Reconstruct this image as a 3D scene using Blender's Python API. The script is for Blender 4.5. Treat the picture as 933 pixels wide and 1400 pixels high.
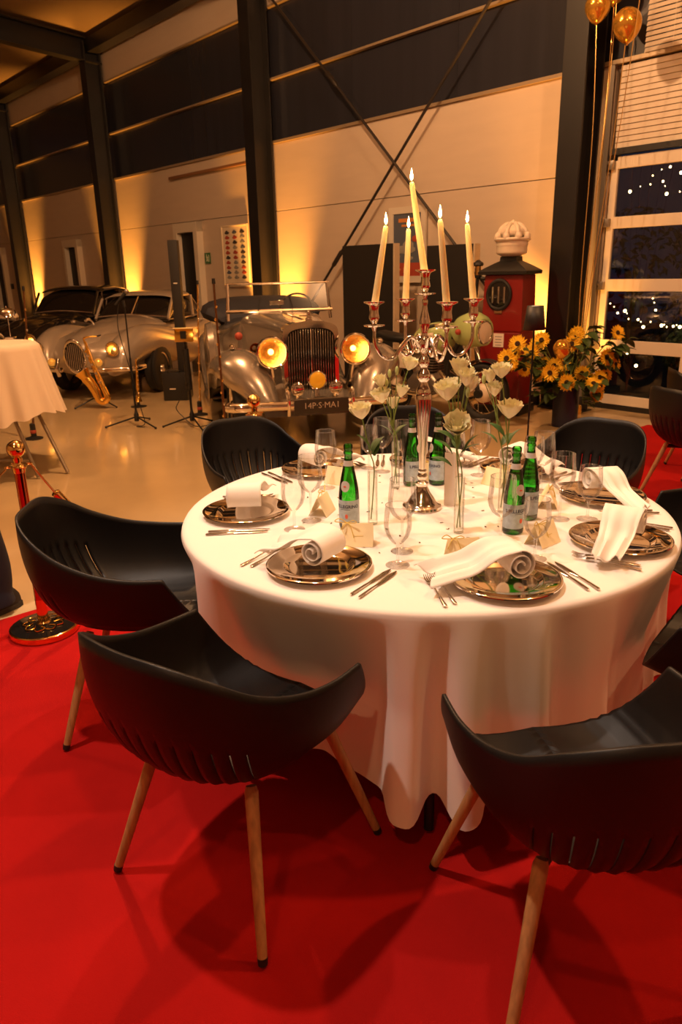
import bpy, bmesh, math, random
from mathutils import Vector, Matrix
PI = math.pi; R = math.radians
sin, cos = math.sin, math.cos
for o in list(bpy.data.objects): bpy.data.objects.remove(o)
scn = bpy.context.scene; COL = scn.collection
rnd = random.Random(7)

# ------------------------------------------------------------------ camera
FPX, PITCH, ROLL, CH = 1000.0, R(18.3), R(-1.2), 1.63
_F = Vector((0, cos(PITCH), -sin(PITCH))); _U0 = Vector((0, sin(PITCH), cos(PITCH))); _R0 = Vector((1, 0, 0))
_R = cos(ROLL) * _R0 + sin(ROLL) * _U0; _U = -sin(ROLL) * _R0 + cos(ROLL) * _U0
cd = bpy.data.cameras.new('camera'); cam = bpy.data.objects.new('camera', cd); COL.objects.link(cam)
cd.sensor_fit = 'VERTICAL'; cd.sensor_height = 36; cd.lens = FPX / 1400 * 36; cd.clip_start = .05; cd.clip_end = 200
mx = Matrix((_R, _U, -_F)).transposed().to_4x4(); mx.translation = (0, 0, CH); cam.matrix_world = mx
cd.dof.use_dof = True; cd.dof.focus_distance = 2.75; cd.dof.aperture_fstop = 5.6
scn.camera = cam
def ray(x, y): return (x - 466.5) / FPX * _R - (y - 700) / FPX * _U + _F
def at(x, y, z=0.0):                      # pixel -> point on the level z
    d = ray(x, y); t = (z - CH) / d.z; return Vector((0, 0, CH)) + t * d
def far(x, y, Y):                         # pixel -> point at distance Y along the floor axis
    d = ray(x, y); return Vector((0, 0, CH)) + d * (Y / d.y)
# the long hall wall: s runs along it, e out of it into the hall
AZ = R(41); WU = Vector((-sin(AZ), cos(AZ), 0)); WN = Vector((cos(AZ), sin(AZ), 0)); WD = 8.1; WR = AZ - PI / 2
def Wp(s, e=0, z=0): return WU * s + WN * (WD - e) + Vector((0, 0, z))
def onwall(x, y, e=0):
    d = ray(x, y); t = (WD - e) / d.dot(WN); return Vector((0, 0, CH)) + d * t

# ------------------------------------------------------------------ world, exposure
w = bpy.data.worlds.new('night'); scn.world = w; w.use_nodes = True
w.node_tree.nodes['Background'].inputs[0].default_value = (.012, .016, .03, 1); w.node_tree.nodes['Background'].inputs[1].default_value = .5
vs = scn.view_settings; vs.view_transform = 'Standard'; vs.look = 'None'; vs.gamma = 1; vs.use_curve_mapping = False
vs.exposure = 0.35

# ------------------------------------------------------------------ lights of the hall
def lamp(name, typ, loc, energy, color, target=None, **k):
    l = bpy.data.lights.new(name, typ); l.energy = energy; l.color = color
    for a, b in k.items(): setattr(l, a, b)
    o = bpy.data.objects.new(name, l); COL.objects.link(o); o.location = loc
    if target is not None: o.rotation_euler = (Vector(target) - Vector(loc)).to_track_quat('-Z', 'Y').to_euler()
    return o
WARM = (1, .52, .23); SPOTC = (1, .76, .59); AMB = (1, .37, .05)
lamp('table_spot', 'SPOT', (-1.6, 2.0, 5.7), 510, SPOTC, (.35, 2.4, .5), spot_size=R(66), spot_blend=.6, shadow_soft_size=.08)
lamp('table_spot', 'SPOT', (-.4, 4.6, 5.7), 250, SPOTC, (.4, 2.3, .5), spot_size=R(66), spot_blend=.7, shadow_soft_size=.08)
lamp('hall_lamp', 'POINT', (2.6, 3.2, 5.8), 340, WARM, shadow_soft_size=.1)
lamp('hall_lamp', 'POINT', (-1.2, 6.4, 5.8), 620, WARM, shadow_soft_size=.1)
lamp('hall_lamp', 'POINT', (4.2, .8, 5.8), 160, WARM, shadow_soft_size=.1)
lamp('hall_lamp', 'POINT', (-5.0, 6.2, 5.8), 200, WARM, shadow_soft_size=.1)
lamp('hall_lamp', 'POINT', (-1.0, -1.8, 5.8), 150, WARM, shadow_soft_size=.1)
COLS = [4.93, 10.9, 16.9, 22.9, -1.0]
def uplight_spots():
    for i, s in enumerate(COLS[:4]):
        for d in (-1, 1):
            p = Wp(s + d * .33, .33, .16)
            lamp('uplight_beam', 'SPOT', p, (1250, 1500, 1600, 1600)[i] * (.16 if (i == 0 and d < 0) else 1), AMB, p + Vector((0, 0, 5)) + WN * .95 + WU * d * .12, spot_size=R(50), spot_blend=1, shadow_soft_size=.04)
uplight_spots()

# ------------------------------------------------------------------ mesh helpers
class MB:
    def __init__(s): s.v = []; s.f = []
    def add(s, vs, fs):
        n = len(s.v); s.v += [tuple(p) for p in vs]; s.f += [tuple(i + n for i in q) for q in fs]; return s
    def box(s, c, d, m=None):
        x, y, z = (a / 2 for a in d); V = [Vector((i * x, j * y, k * z)) for i in (-1, 1) for j in (-1, 1) for k in (-1, 1)]
        if m is not None: V = [m @ p for p in V]
        return s.add([p + Vector(c) for p in V], [(0, 1, 3, 2), (4, 6, 7, 5), (0, 4, 5, 1), (2, 3, 7, 6), (0, 2, 6, 4), (1, 5, 7, 3)])
    def bar(s, a, b, wd, ht):              # box from a to b
        a, b = Vector(a), Vector(b); d = b - a; q = d.to_track_quat('X', 'Z').to_matrix()
        return s.box((a + b) / 2, (d.length, wd, ht), q)
    def tube(s, path, r, n=8, cap=True, closed=False):
        P = [Vector(p) for p in path]; m = len(P); rr = r if isinstance(r, (list, tuple)) else [r] * m
        T = []
        for i in range(m):
            a = P[(i - 1) % m] if (closed or i > 0) else P[0]; b = P[(i + 1) % m] if (closed or i < m - 1) else P[-1]
            t = (b - a); T.append(t.normalized() if t.length > 1e-9 else Vector((0, 0, 1)))
        nrm = T[0].orthogonal().normalized(); V = []
        for i in range(m):
            nrm = nrm - T[i] * nrm.dot(T[i])
            nrm = nrm.normalized() if nrm.length > 1e-6 else T[i].orthogonal().normalized()
            bn = T[i].cross(nrm)
            V += [P[i] + rr[i] * (cos(2 * PI * k / n) * nrm + sin(2 * PI * k / n) * bn) for k in range(n)]
        F = []
        for i in range(m if closed else m - 1):
            j = (i + 1) % m
            F += [(i * n + k, i * n + (k + 1) % n, j * n + (k + 1) % n, j * n + k) for k in range(n)]
        if cap and not closed: F += [tuple(range(n - 1, -1, -1)), tuple(range((m - 1) * n, m * n))]
        return s.add(V, F)
    def lathe(s, prof, n=24, c=(0, 0, 0), m=None, cap=True):
        V = []; c = Vector(c)
        for r, z in prof:
            for k in range(n):
                p = Vector((r * cos(2 * PI * k / n), r * sin(2 * PI * k / n), z)); V.append((m @ p if m is not None else p) + c)
        L = len(prof); F = [(i * n + k, i * n + (k + 1) % n, (i + 1) * n + (k + 1) % n, (i + 1) * n + k) for i in range(L - 1) for k in range(n)]
        if cap:
            if prof[0][0] > 1e-5: F.append(tuple(range(n - 1, -1, -1)))
            if prof[-1][0] > 1e-5: F.append(tuple(range((L - 1) * n, L * n)))
        return s.add(V, F)
    def grid(s, fn, nu, nv, cu=False, cv=False, skip=None):
        V = [fn(i / (nu if cu else nu - 1), j / (nv if cv else nv - 1)) for i in range(nu) for j in range(nv)]
        F = []
        for i in range(nu if cu else nu - 1):
            for j in range(nv if cv else nv - 1):
                if skip and skip(i, j): continue
                a, b = (i + 1) % nu, (j + 1) % nv
                F.append((i * nv + j, a * nv + j, a * nv + b, i * nv + b))
        return s.add(V, F)
    def loft(s, secs, closed=True, cap=True):
        n = len(secs[0]); V = [p for q in secs for p in q]; F = []
        for i in range(len(secs) - 1):
            F += [(i * n + k, i * n + (k + 1) % n, (i + 1) * n + (k + 1) % n, (i + 1) * n + k) for k in range(n if closed else n - 1)]
        if cap and closed: F += [tuple(range(n - 1, -1, -1)), tuple(range((len(secs) - 1) * n, len(secs) * n))]
        return s.add(V, F)
    def ball(s, c, r, nu=14, nv=9, m=None):
        rx, ry, rz = r if isinstance(r, (list, tuple)) else (r, r, r); c = Vector(c)
        def fn(u, v):
            a = -PI / 2 + PI * v * .9998 + .0001; p = Vector((rx * cos(a) * cos(2 * PI * u), ry * cos(a) * sin(2 * PI * u), rz * sin(a)))
            return (m @ p if m is not None else p) + c
        return s.grid(fn, nu, nv, cu=True)
    def prism(s, pts, ext, to3=lambda x, y, e: (x, e, y)):   # flat outline pushed from ext[0] to ext[1]
        n = len(pts); V = [to3(x, y, ext[0]) for x, y in pts] + [to3(x, y, ext[1]) for x, y in pts]
        return s.add(V, [tuple(range(n - 1, -1, -1)), tuple(range(n, 2 * n))] + [(k, (k + 1) % n, n + (k + 1) % n, n + k) for k in range(n)])
    def torus(s, c, Rr, r, n=24, k=8, m=None, sq=1.0):
        c = Vector(c)
        def fn(u, v):
            a, b = 2 * PI * u, 2 * PI * v; q = Rr + r * cos(b); p = Vector((q * cos(a), q * sin(a), r * sq * sin(b)))
            return (m @ p if m is not None else p) + c
        return s.grid(fn, n, k, cu=True, cv=True)
def O(name, mb, mat, parent=None, loc=(0, 0, 0), rz=0, smooth=40, bevel=0, solid=0, sub=0, weld=True):
    me = bpy.data.meshes.new(name); me.from_pydata(mb.v, [], mb.f)
    bm = bmesh.new(); bm.from_mesh(me)
    if weld: bmesh.ops.remove_doubles(bm, verts=bm.verts, dist=1e-5)
    bmesh.ops.recalc_face_normals(bm, faces=bm.faces)
    if bevel:
        ed = [e for e in bm.edges if e.is_manifold and e.calc_face_angle(0) > R(30)]
        bmesh.ops.bevel(bm, geom=ed, offset=bevel, segments=2, affect='EDGES', profile=.6)
    bm.to_mesh(me); bm.free()
    if smooth:
        me.shade_smooth()
        try: me.set_sharp_from_angle(angle=R(smooth))
        except Exception: pass
    me.materials.append(mat)
    o = bpy.data.objects.new(name, me); COL.objects.link(o); o.location = loc; o.rotation_euler = (0, 0, rz); o.parent = parent
    if solid: m = o.modifiers.new('t', 'SOLIDIFY'); m.thickness = solid; m.offset = 0
    if sub: m = o.modifiers.new('s', 'SUBSURF'); m.levels = m.render_levels = sub
    return o
def tag(o, label, cat, group=None, kind=None):
    o['label'] = label; o['category'] = cat
    if group: o['group'] = group
    if kind: o['kind'] = kind
    return o
def E(name, label, cat, loc=(0, 0, 0), rz=0, group=None):
    o = bpy.data.objects.new(name, None); COL.objects.link(o); o.location = loc; o.rotation_euler = (0, 0, rz); o.empty_display_size = .1
    return tag(o, label, cat, group)
def struct(o): o['kind'] = 'structure'; return o
def clone(o, loc=None, rz=None, label=None, parent=None):
    c = o.copy(); COL.objects.link(c); c.parent = parent
    if loc is not None: c.location = loc
    if rz is not None: c.rotation_euler = (0, 0, rz)
    if label: c['label'] = label
    for ch in o.children: clone(ch, parent=c)
    return c
def rotm(ax, a): return Matrix.Rotation(a, 3, ax)
def bez(P, n=12):
    P = [Vector(p) for p in P]; out = []
    for i in range(len(P) - 1):           # Catmull-Rom through the points
        a, b, c, d = P[max(i - 1, 0)], P[i], P[i + 1], P[min(i + 2, len(P) - 1)]
        for k in range(n):
            t = k / n; out.append(.5 * ((2 * b) + (c - a) * t + (2 * a - 5 * b + 4 * c - d) * t * t + (3 * b - a - 3 * c + d) * t ** 3))
    return out + [P[-1]]
def supere(hw, z0, z1, n=2.6, k=24, y=0, x0=0):
    m, h = (z0 + z1) / 2, (z1 - z0) / 2; q = []
    for i in range(k):
        a = 2 * PI * i / k; c_, s_ = cos(a), sin(a)
        q.append((x0 + hw * math.copysign(abs(c_) ** (2 / n), c_), y, m + h * math.copysign(abs(s_) ** (2 / n), s_)))
    return q
def textmesh(txt, size, bold=0):
    cu = bpy.data.curves.new('lettering', 'FONT'); cu.body = txt; cu.size = size; cu.align_x = 'CENTER'; cu.align_y = 'CENTER'; cu.resolution_u = 2; cu.offset = size * bold
    ob = bpy.data.objects.new('lettering', cu); COL.objects.link(ob)
    me = bpy.data.meshes.new_from_object(ob.evaluated_get(bpy.context.evaluated_depsgraph_get()))
    V = [tuple(v.co) for v in me.vertices]; F = [tuple(p.vertices) for p in me.polygons]
    bpy.data.objects.remove(ob); bpy.data.meshes.remove(me); return V, F

# ------------------------------------------------------------------ materials
def mat(name, col, rough=.5, metal=0, spec=.5, var=0, vscale=8, bump=0, bscale=60, emit=0, coat=0, sheen=0, stretch=None, sss=0):
    m = bpy.data.materials.new(name); m.use_nodes = True; nt = m.node_tree; b = nt.nodes['Principled BSDF']
    b.inputs['Base Color'].default_value = (*col, 1); b.inputs['Roughness'].default_value = rough; b.inputs['Metallic'].default_value = metal
    b.inputs['Specular IOR Level'].default_value = spec; b.inputs['Coat Weight'].default_value = coat; b.inputs['Coat Roughness'].default_value = .05
    b.inputs['Sheen Weight'].default_value = sheen
    if sss: b.inputs['Subsurface Weight'].default_value = sss; b.inputs['Subsurface Radius'].default_value = (.02, .012, .006)
    if emit: b.inputs['Emission Color'].default_value = (*col, 1); b.inputs['Emission Strength'].default_value = emit
    if var or bump:
        tc = nt.nodes.new('ShaderNodeTexCoord'); mp = nt.nodes.new('ShaderNodeMapping'); nt.links.new(tc.outputs['Object'], mp.inputs[0])
        if stretch: mp.inputs['Scale'].default_value = stretch
    if var:
        nz = nt.nodes.new('ShaderNodeTexNoise'); nz.inputs['Scale'].default_value = vscale; nz.inputs['Detail'].default_value = 5; nt.links.new(mp.outputs[0], nz.inputs[0])
        rp = nt.nodes.new('ShaderNodeValToRGB'); rp.color_ramp.elements[0].position = .3; rp.color_ramp.elements[1].position = .7
        rp.color_ramp.elements[0].color = (*[c * (1 - var) for c in col], 1); rp.color_ramp.elements[1].color = (*[min(1, c * (1 + var)) for c in col], 1)
        nt.links.new(nz.outputs[0], rp.inputs[0]); nt.links.new(rp.outputs[0], b.inputs['Base Color'])
    if bump:
        n2 = nt.nodes.new('ShaderNodeTexNoise'); n2.inputs['Scale'].default_value = bscale; n2.inputs['Detail'].default_value = 4; nt.links.new(mp.outputs[0], n2.inputs[0])
        bp = nt.nodes.new('ShaderNodeBump'); bp.inputs['Strength'].default_value = bump; bp.inputs['Distance'].default_value = .01
        nt.links.new(n2.outputs[0], bp.inputs['Height']); nt.links.new(bp.outputs[0], b.inputs['Normal'])
    return m
def glassmat(name, tint=(1, 1, 1), rough=.01, base=.04, gain=1.0, ior=1.45):
    m = bpy.data.materials.new(name); m.use_nodes = True; nt = m.node_tree; nt.nodes.remove(nt.nodes['Principled BSDF']); out = nt.nodes['Material Output']
    t = nt.nodes.new('ShaderNodeBsdfTransparent'); t.inputs[0].default_value = (*tint, 1)
    g = nt.nodes.new('ShaderNodeBsdfGlossy'); g.inputs['Roughness'].default_value = rough
    fr = nt.nodes.new('ShaderNodeFresnel'); fr.inputs[0].default_value = ior
    ma = nt.nodes.new('ShaderNodeMath'); ma.operation = 'MULTIPLY_ADD'; ma.inputs[1].default_value = gain; ma.inputs[2].default_value = base; ma.use_clamp = True
    mi = nt.nodes.new('ShaderNodeMixShader'); nt.links.new(fr.outputs[0], ma.inputs[0]); nt.links.new(ma.outputs[0], mi.inputs[0])
    nt.links.new(t.outputs[0], mi.inputs[1]); nt.links.new(g.outputs[0], mi.inputs[2]); nt.links.new(mi.outputs[0], out.inputs[0]); return m
M = dict(
    floor=mat('epoxy_floor', (.60, .45, .25), .13, var=.10, vscale=1.2, bump=.02, bscale=3, coat=.3),
    carpet=mat('red_carpet', (.44, .009, .008), .95, spec=.1, var=.10, vscale=2.5, bump=.5, bscale=420),
    wall=mat('wall_panel', (.62, .52, .42), .5, var=.03, vscale=1.5, bump=.05, bscale=14, stretch=(1, 1, 6)),
    wallb=mat('wall_backing', (.25, .22, .18), .8),
    poly=mat('night_glazing', (.026, .028, .040), .25, var=.10, vscale=1.0, stretch=(6, 6, .3)),
    rail=mat('window_rail', (.42, .33, .22), .35, .4),
    steel=mat('dark_steel', (.011, .0105, .012), .42, var=.2, vscale=3),
    roof=mat('roof_sheet', (.30, .22, .14), .5, var=.1, vscale=.6),
    rod=mat('brace_rod', (.02, .016, .014), .5),
    white=mat('white_frame', (.72, .66, .56), .4), dark=mat('dark_void', (.006, .006, .007), .6),
    black=mat('black_plastic', (.012, .012, .012), .45, bump=.15, bscale=700), blackm=mat('black_metal', (.012, .012, .013), .35, .3),
    shell=mat('chair_shell', (.007, .0065, .0065), .42, spec=.35, bump=.12, bscale=600),
    oak=mat('oak_leg', (.42, .22, .085), .5, var=.22, vscale=14, stretch=(6, 6, .5), bump=.08, bscale=60),
    cloth=mat('table_linen', (.86, .80, .75), .85, spec=.15, bump=.12, bscale=900, sheen=.15),
    napkin=mat('napkin_linen', (.88, .83, .77), .85, spec=.15, bump=.15, bscale=700),
    silver=mat('silver', (.80, .74, .66), .13, 1), plate=mat('mirror_silver', (.78, .71, .62), .05, 1), steelc=mat('cutlery_steel', (.66, .61, .55), .16, 1),
    chrome=mat('chrome', (.80, .76, .70), .07, 1), brass=mat('polished_brass', (.90, .58, .20), .10, 1), gold=mat('gold_lacquer', (.95, .58, .12), .18, 1),
    ropered=mat('red_velvet', (.42, .008, .008), .85, spec=.1, sheen=.5, bump=.2, bscale=300),
    glass=glassmat('clear_glass', (.985, .985, .98), base=.05, gain=.55), vglass=glassmat('vase_glass', (.96, .975, .95), base=.03, gain=.4),
    pane=glassmat('window_glass', (.75, .78, .78), base=.05, gain=1.0), ws=glassmat('windscreen_glass', (.85, .85, .82), rough=.15, base=.02, gain=.4),
    gbot=glassmat('green_bottle_glass', (.15, .70, .14), base=.04, gain=1.0),
    label=mat('bottle_label', (.42, .52, .60), .5, var=.15, vscale=60), labelw=mat('neck_label', (.62, .60, .60), .5), ink=mat('label_ink', (.03, .04, .09), .6), redink=mat('red_ink', (.7, .12, .06), .6),
    card=mat('cream_card', (.97, .85, .54), .7), cardw=mat('menu_card', (.80, .72, .64), .7), raffia=mat('raffia', (.72, .55, .12), .6),
    wax=mat('candle_wax', (.92, .74, .36), .45, sss=.5), wick=mat('wick', (.03, .02, .015), .9), flame=mat('flame', (1, .62, .22), .5, emit=38),
    petal=mat('cream_petal', (.88, .83, .55), .6, sss=.15, var=.05, vscale=40), leaf=mat('green_leaf', (.055, .13, .03), .5, var=.3, vscale=20), stem=mat('green_stem', (.17, .25, .05), .5),
    bud=mat('green_bud', (.45, .52, .2), .5), yel=mat('sunflower_petal', (.95, .60, .025), .6, var=.12, vscale=30), disc=mat('sunflower_disc', (.045, .02, .008), .9, bump=.6, bscale=200),
    dleaf=mat('sunflower_leaf', (.05, .09, .02), .55, var=.3, vscale=12), navy=mat('navy_glaze', (.012, .016, .05), .3),
    ballo=mat('gold_balloon', (.80, .44, .07), .16, .75), ribbon=mat('gold_ribbon', (.80, .52, .18), .25, .7),
    carsil=mat('silver_paint', (.46, .42, .37), .26, .75, coat=.6), cargrey=mat('grey_paint', (.38, .32, .26), .30, .25, coat=.8), carblk=mat('black_paint', (.012, .011, .011), .12, coat=1),
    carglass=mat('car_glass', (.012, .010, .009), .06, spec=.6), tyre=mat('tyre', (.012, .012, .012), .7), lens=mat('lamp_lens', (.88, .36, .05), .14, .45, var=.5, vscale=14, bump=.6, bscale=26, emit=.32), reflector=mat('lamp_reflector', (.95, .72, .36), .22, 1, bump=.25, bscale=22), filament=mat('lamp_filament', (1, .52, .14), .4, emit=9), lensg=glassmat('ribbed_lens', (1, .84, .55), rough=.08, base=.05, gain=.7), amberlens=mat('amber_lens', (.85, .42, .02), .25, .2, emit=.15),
    grillb=mat('grille_core', (.008, .008, .008), .6), leather=mat('navy_canvas', (.02, .022, .035), .7),
    nplate=mat('number_plate', (.03, .025, .02), .4), platetxt=mat('plate_letters', (.55, .50, .42), .4),
    pump=mat('pump_red', (.22, .008, .007), .35, coat=.3), globe=mat('opal_glass', (.80, .70, .58), .35, sss=.2), paper=mat('paper_note', (.82, .72, .64), .7),
    mgreen=mat('sage_green_paint', (.42, .54, .22), .25, coat=.8), engine=mat('engine_alloy', (.30, .27, .24), .35, .8),
    board=mat('black_board', (.014, .012, .011), .6), boards=mat('board_edge', (.55, .45, .33), .6),
    exitg=mat('exit_green', (.03, .16, .045), .5), pic=mat('pictogram', (.7, .75, .6), .5),
    pbg=mat('poster_paper', (.78, .68, .52), .5), pred=mat('print_red', (.42, .07, .04), .6), pblue=mat('print_blue', (.10, .12, .17), .6), pdark=mat('print_dark', (.05, .04, .04), .6), pgrey=mat('print_grey', (.30, .29, .27), .6), porange=mat('print_orange', (.65, .25, .06), .6),
    jeans=mat('navy_jeans', (.012, .016, .032), .85, bump=.2, bscale=400), shoe=mat('dark_shoe', (.016, .014, .013), .6), sole=mat('shoe_sole', (.03, .026, .022), .7), skin=mat('skin', (.55, .33, .22), .5, sss=.1), hair=mat('hair', (.04, .02, .012), .6), shirt=mat('dark_shirt', (.03, .03, .035), .8),
    shade=mat('lamp_shade', (.02, .018, .017), .5), shadein=mat('shade_diffuser', (1, .78, .5), .5, emit=3),
    ground=mat('night_paving', (.05, .045, .04), .8, var=.3, vscale=3), bush=mat('night_foliage', (.03, .045, .015), .7, var=.4, vscale=6), bulb=mat('fairy_bulb', (1, .66, .28), .4, emit=22),
    slat=mat('blind_slat', (.66, .58, .47), .45), darkwood=mat('bar_wood', (.25, .12, .05), .5),
    woodm=mat('brown_pole', (.14, .06, .02), .3, .3),
)
# ================================================================== the setting
def slab(name, s0, s1, d0, d1, z0, z1, m):   # box in wall axes, d = distance from camera line along the wall normal
    c = WU * ((s0 + s1) / 2) + WN * ((d0 + d1) / 2) + Vector((0, 0, (z0 + z1) / 2))
    return O(name, MB().box((0, 0, 0), (s1 - s0, d1 - d0, z1 - z0)), m, loc=c, rz=WR, smooth=0)
S0, S1, D0 = -9.0, 32.0, -9.0
struct(slab('floor', S0, S1, D0, WD + .3, -.2, 0, M['floor']))
tag(slab('red_carpet', -6.2, 3.62, -6, 7.5, 0, .006, M['carpet']), 'bright red carpet laid under the round table and chairs', 'carpet')
struct(slab('wall_near', S0 - .2, S0, D0, WD, 0, 6.4, M['wall'])); struct(slab('wall_far', S1, S1 + .2, D0, WD, 0, 6.4, M['wall']))
struct(slab('wall_front', S0, S1, D0 - .2, D0, 0, 9, M['wall']))
# long wall: backing plus cladding panels, bay by bay
DS = (4.64, 1.6)                                      # door opening
backing = MB()
for a, b, z0, z1 in ((DS[0], S1, 0, 6.5), (S0, DS[1], 0, 6.5), (DS[1], DS[0], 2.78, 6.5)):
    backing.box((-(a + b) / 2, .10, (z0 + z1) / 2), (b - a, .12, z1 - z0))
wall = struct(O('wall_back', backing, M['wallb'], loc=WN * WD, rz=WR, smooth=0))
edges = [-9, -1, 4.93, 10.9, 16.9, 22.9, 32]
wn = 0
for i in range(6):
    a, b = edges[i], edges[i + 1]
    rows = [(0, 2.60), (2.61, 3.64), (5.60, 6.5)]
    for z0, z1 in rows:
        sa, sb = a, b
        if i == 1:
            if z0 < 2: spans = [(a, DS[1]), (4.66, b)]
            elif z0 < 3: spans = [(a, DS[1]), (4.70, b)]
            else: spans = [(a, b)]
        else: spans = [(a, b)]
        for sa, sb in spans:
            O('wall_panel', MB().box((-(sa + sb) / 2, .02, (z0 + z1) / 2), (sb - sa - .006, .06, z1 - z0)), M['wall'], parent=wall, smooth=0, bevel=.004)
    wn += 1
    wd = struct(O('window_%d' % wn, MB().box((0, .04, 4.58), (b - a, .02, .07)).box((0, 0, 3.66), (b - a, .10, .04)).box((0, 0, 5.585), (b - a, .10, .03)).box((0, -.005, 4.58), (b - a, .09, .03)), M['rail'], loc=WN * WD + WU * ((a + b) / 2), rz=WR, smooth=0))
    for q in range(3):
        L = (b - a) / 3
        for z0, z1 in ((3.68, 4.565), (4.595, 5.57)):
            O('pane', MB().box((-(b - a) / 2 + L * (q + .5), .035, (z0 + z1) / 2), (L - .004, .012, z1 - z0)), M['poly'], parent=wd, smooth=0)
# roof
rs = R(4)
struct(O('ceiling', MB().add([(-S1, .3, 6.42), (-S0, .3, 6.42), (-S0, -17.3, 6.42 + 17.6 * math.tan(rs)), (-S1, -17.3, 6.42 + 17.6 * math.tan(rs)), (-S1, .3, 6.6), (-S0, .3, 6.6), (-S0, -17.3, 8.1), (-S1, -17.3, 8.1)],
    [(0, 1, 2, 3), (4, 7, 6, 5), (0, 4, 5, 1), (1, 5, 6, 2), (2, 6, 7, 3), (3, 7, 4, 0)]), M['roof'], loc=WN * WD, rz=WR, smooth=0))
struct(O('trim_1', MB().box((-(S0 + S1) / 2, -.22, 6.24), (S1 - S0, .26, .26)), M['steel'], loc=WN * WD, rz=WR, smooth=0))
def column(s, lab):
    c = E('steel_column', lab, 'column', Wp(s, 0, 0), WR, 'columns along the hall wall'); c['kind'] = 'structure'
    O('flange', MB().box((0, -.09, 3.15), (.28, .03, 6.3)), M['steel'], c, smooth=0, bevel=.003)
    O('flange', MB().box((0, -.425, 3.15), (.28, .03, 6.3)), M['steel'], c, smooth=0, bevel=.003)
    O('web', MB().box((0, -.2575, 3.15), (.018, .305, 6.3)), M['steel'], c, smooth=0)
    O('base_plate', MB().box((0, -.275, .012), (.30, .43, .024)), M['steel'], c, smooth=0, bevel=.003)
    # roof beam running into the hall from the head of the column
    q = MB()
    for zz, t, wd_ in ((0, .03, .26), (.42, .03, .26)): q.bar((0, -.05, 5.93 + zz), (0, -16.5, 5.93 + zz + 16.45 * math.tan(rs)), wd_, t)
    q.bar((0, -.05, 6.14), (0, -16.5, 6.14 + 16.45 * math.tan(rs)), .02, .42)
    O('roof_beam', q, M['steel'], c, smooth=0)
for s, l in zip(COLS, ('dark steel column between the pale wall and the glazed door', 'dark steel column behind the silver open car', 'dark steel column behind the microphone stand and grey car', 'dark steel column behind the black saloon car', 'dark steel column past the far side of the glazed door')): column(s, l)
# crossed brace rods between two columns
for k, (a, b) in enumerate(((Wp(10.74, .2, .12), Wp(5.09, .2, 5.72)), (Wp(10.74, .2, 5.9), Wp(5.09, .2, .40)))):
    e = k * .045 * WN
    t = E('brace_rod', ('dark diagonal brace rod rising towards the column by the glazed door', 'dark diagonal brace rod falling towards the column by the glazed door')[k], 'brace', a - e)
    O('rod', MB().tube([(0, 0, 0), b - a], .02, 8), M['rod'], t)
    for end, sg in ((Vector((0, 0, 0)), 1), (b - a, -1)):          # welded plate joining the rod to the column web
        O('gusset_plate', MB().box(end + WU * (sg * .03) - Vector((0, 0, .0 if end.z < 1 and a.z < 1 or end.z < -1 else .08)), (.24, .012, .16), rotm('Z', WR)), M['steel'], t, smooth=0)
    mid = (b - a) * .30; dd = (b - a).normalized()
    O('turnbuckle', MB().tube([mid - dd * .16, mid - dd * .13, mid + dd * .13, mid + dd * .16], [.02, .035, .035, .02], 8), M['rod'], t)
# uplighters at the column feet
for i, s in enumerate(COLS[:4]):
    for d in (-1, 1):
        t = E('floor_uplighter', 'small black amber floor uplighter at the column ' + ('beside the glazed door', 'behind the silver open car', 'behind the grey coupe', 'behind the black saloon')[i], 'light', Wp(s + d * .33, .33, 0), WR, 'uplighters at the column feet')
        O('housing', MB().lathe([(.075, 0), (.085, .02), (.085, .13), (.08, .15), (.07, .15), (.065, .12), (0, .12)], 20), M['black'], t)
        O('base', MB().box((0, 0, .006), (.2, .2, .012)), M['black'], t, bevel=.003)
# doors in the wall
def doorway(name, s, wd, z, dark_side):
    d = struct(O(name, MB().box((-wd / 2, -.06, z / 2), (.14, .14, z)).box((wd / 2, -.06, z / 2), (.14, .14, z)).box((0, -.06, z - .09), (wd + .14, .139, .18)), M['white'], loc=Wp(s, .02, 0), rz=WR, smooth=0, bevel=.004))
    O('door_leaf', MB().box((0, .0, (z - .18) / 2), (wd - .14, .03, z - .18)), M['dark'], d, smooth=0)
    O('door_handle', MB().tube([(-wd / 2 + .16, -.02, 1.05), (-wd / 2 + .16, -.06, 1.05), (-wd / 2 + .28, -.06, 1.05)], .009, 8), M['chrome'], d)
    return d
doorway('door_1', 13.72, .78, 2.58, 1); doorway('door_2', 19.55, .80, 2.5, 1); doorway('door_3', 25.4, .9, 2.5, 1)
# cable duct high on the wall
tag(O('wall_duct', MB().box((0, -.02, 0), (2.7, .035, .05)), M['darkwood'], loc=Wp(12.95, .04, 3.44), rz=WR, bevel=.004), 'thin brown cable duct high on the wall above the door', 'duct')
# exit sign
p = onwall(284, 353, .03); t = E('exit_sign', 'small green emergency exit sign beside the white door frame', 'sign', p, WR)
O('plate', MB().box((0, 0, 0), (.2, .012, .2)), M['exitg'], t, bevel=.003)
O('pictogram', MB().ball((-.02, -.008, .055), (.016, .003, .016)).bar((-.02, -.008, .035), (.0, -.008, -.02), .005, .03).bar((0, -.008, -.02), (.03, -.008, -.06), .005, .016).bar((0, -.008, -.02), (-.035, -.008, -.06), .005, .016).bar((-.015, -.008, .03), (.03, -.008, .01), .005, .012).box((.06, -.008, -.005), (.02, .004, .13)), M['pic'], t)
tag(O('switch_box', MB().box((0, -.02, 0), (.12, .05, .16)), M['black'], loc=Wp(25.4 - .75, .02, 1.35), rz=WR, bevel=.006), 'small dark switch box on the amber lit wall', 'switch')
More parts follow.
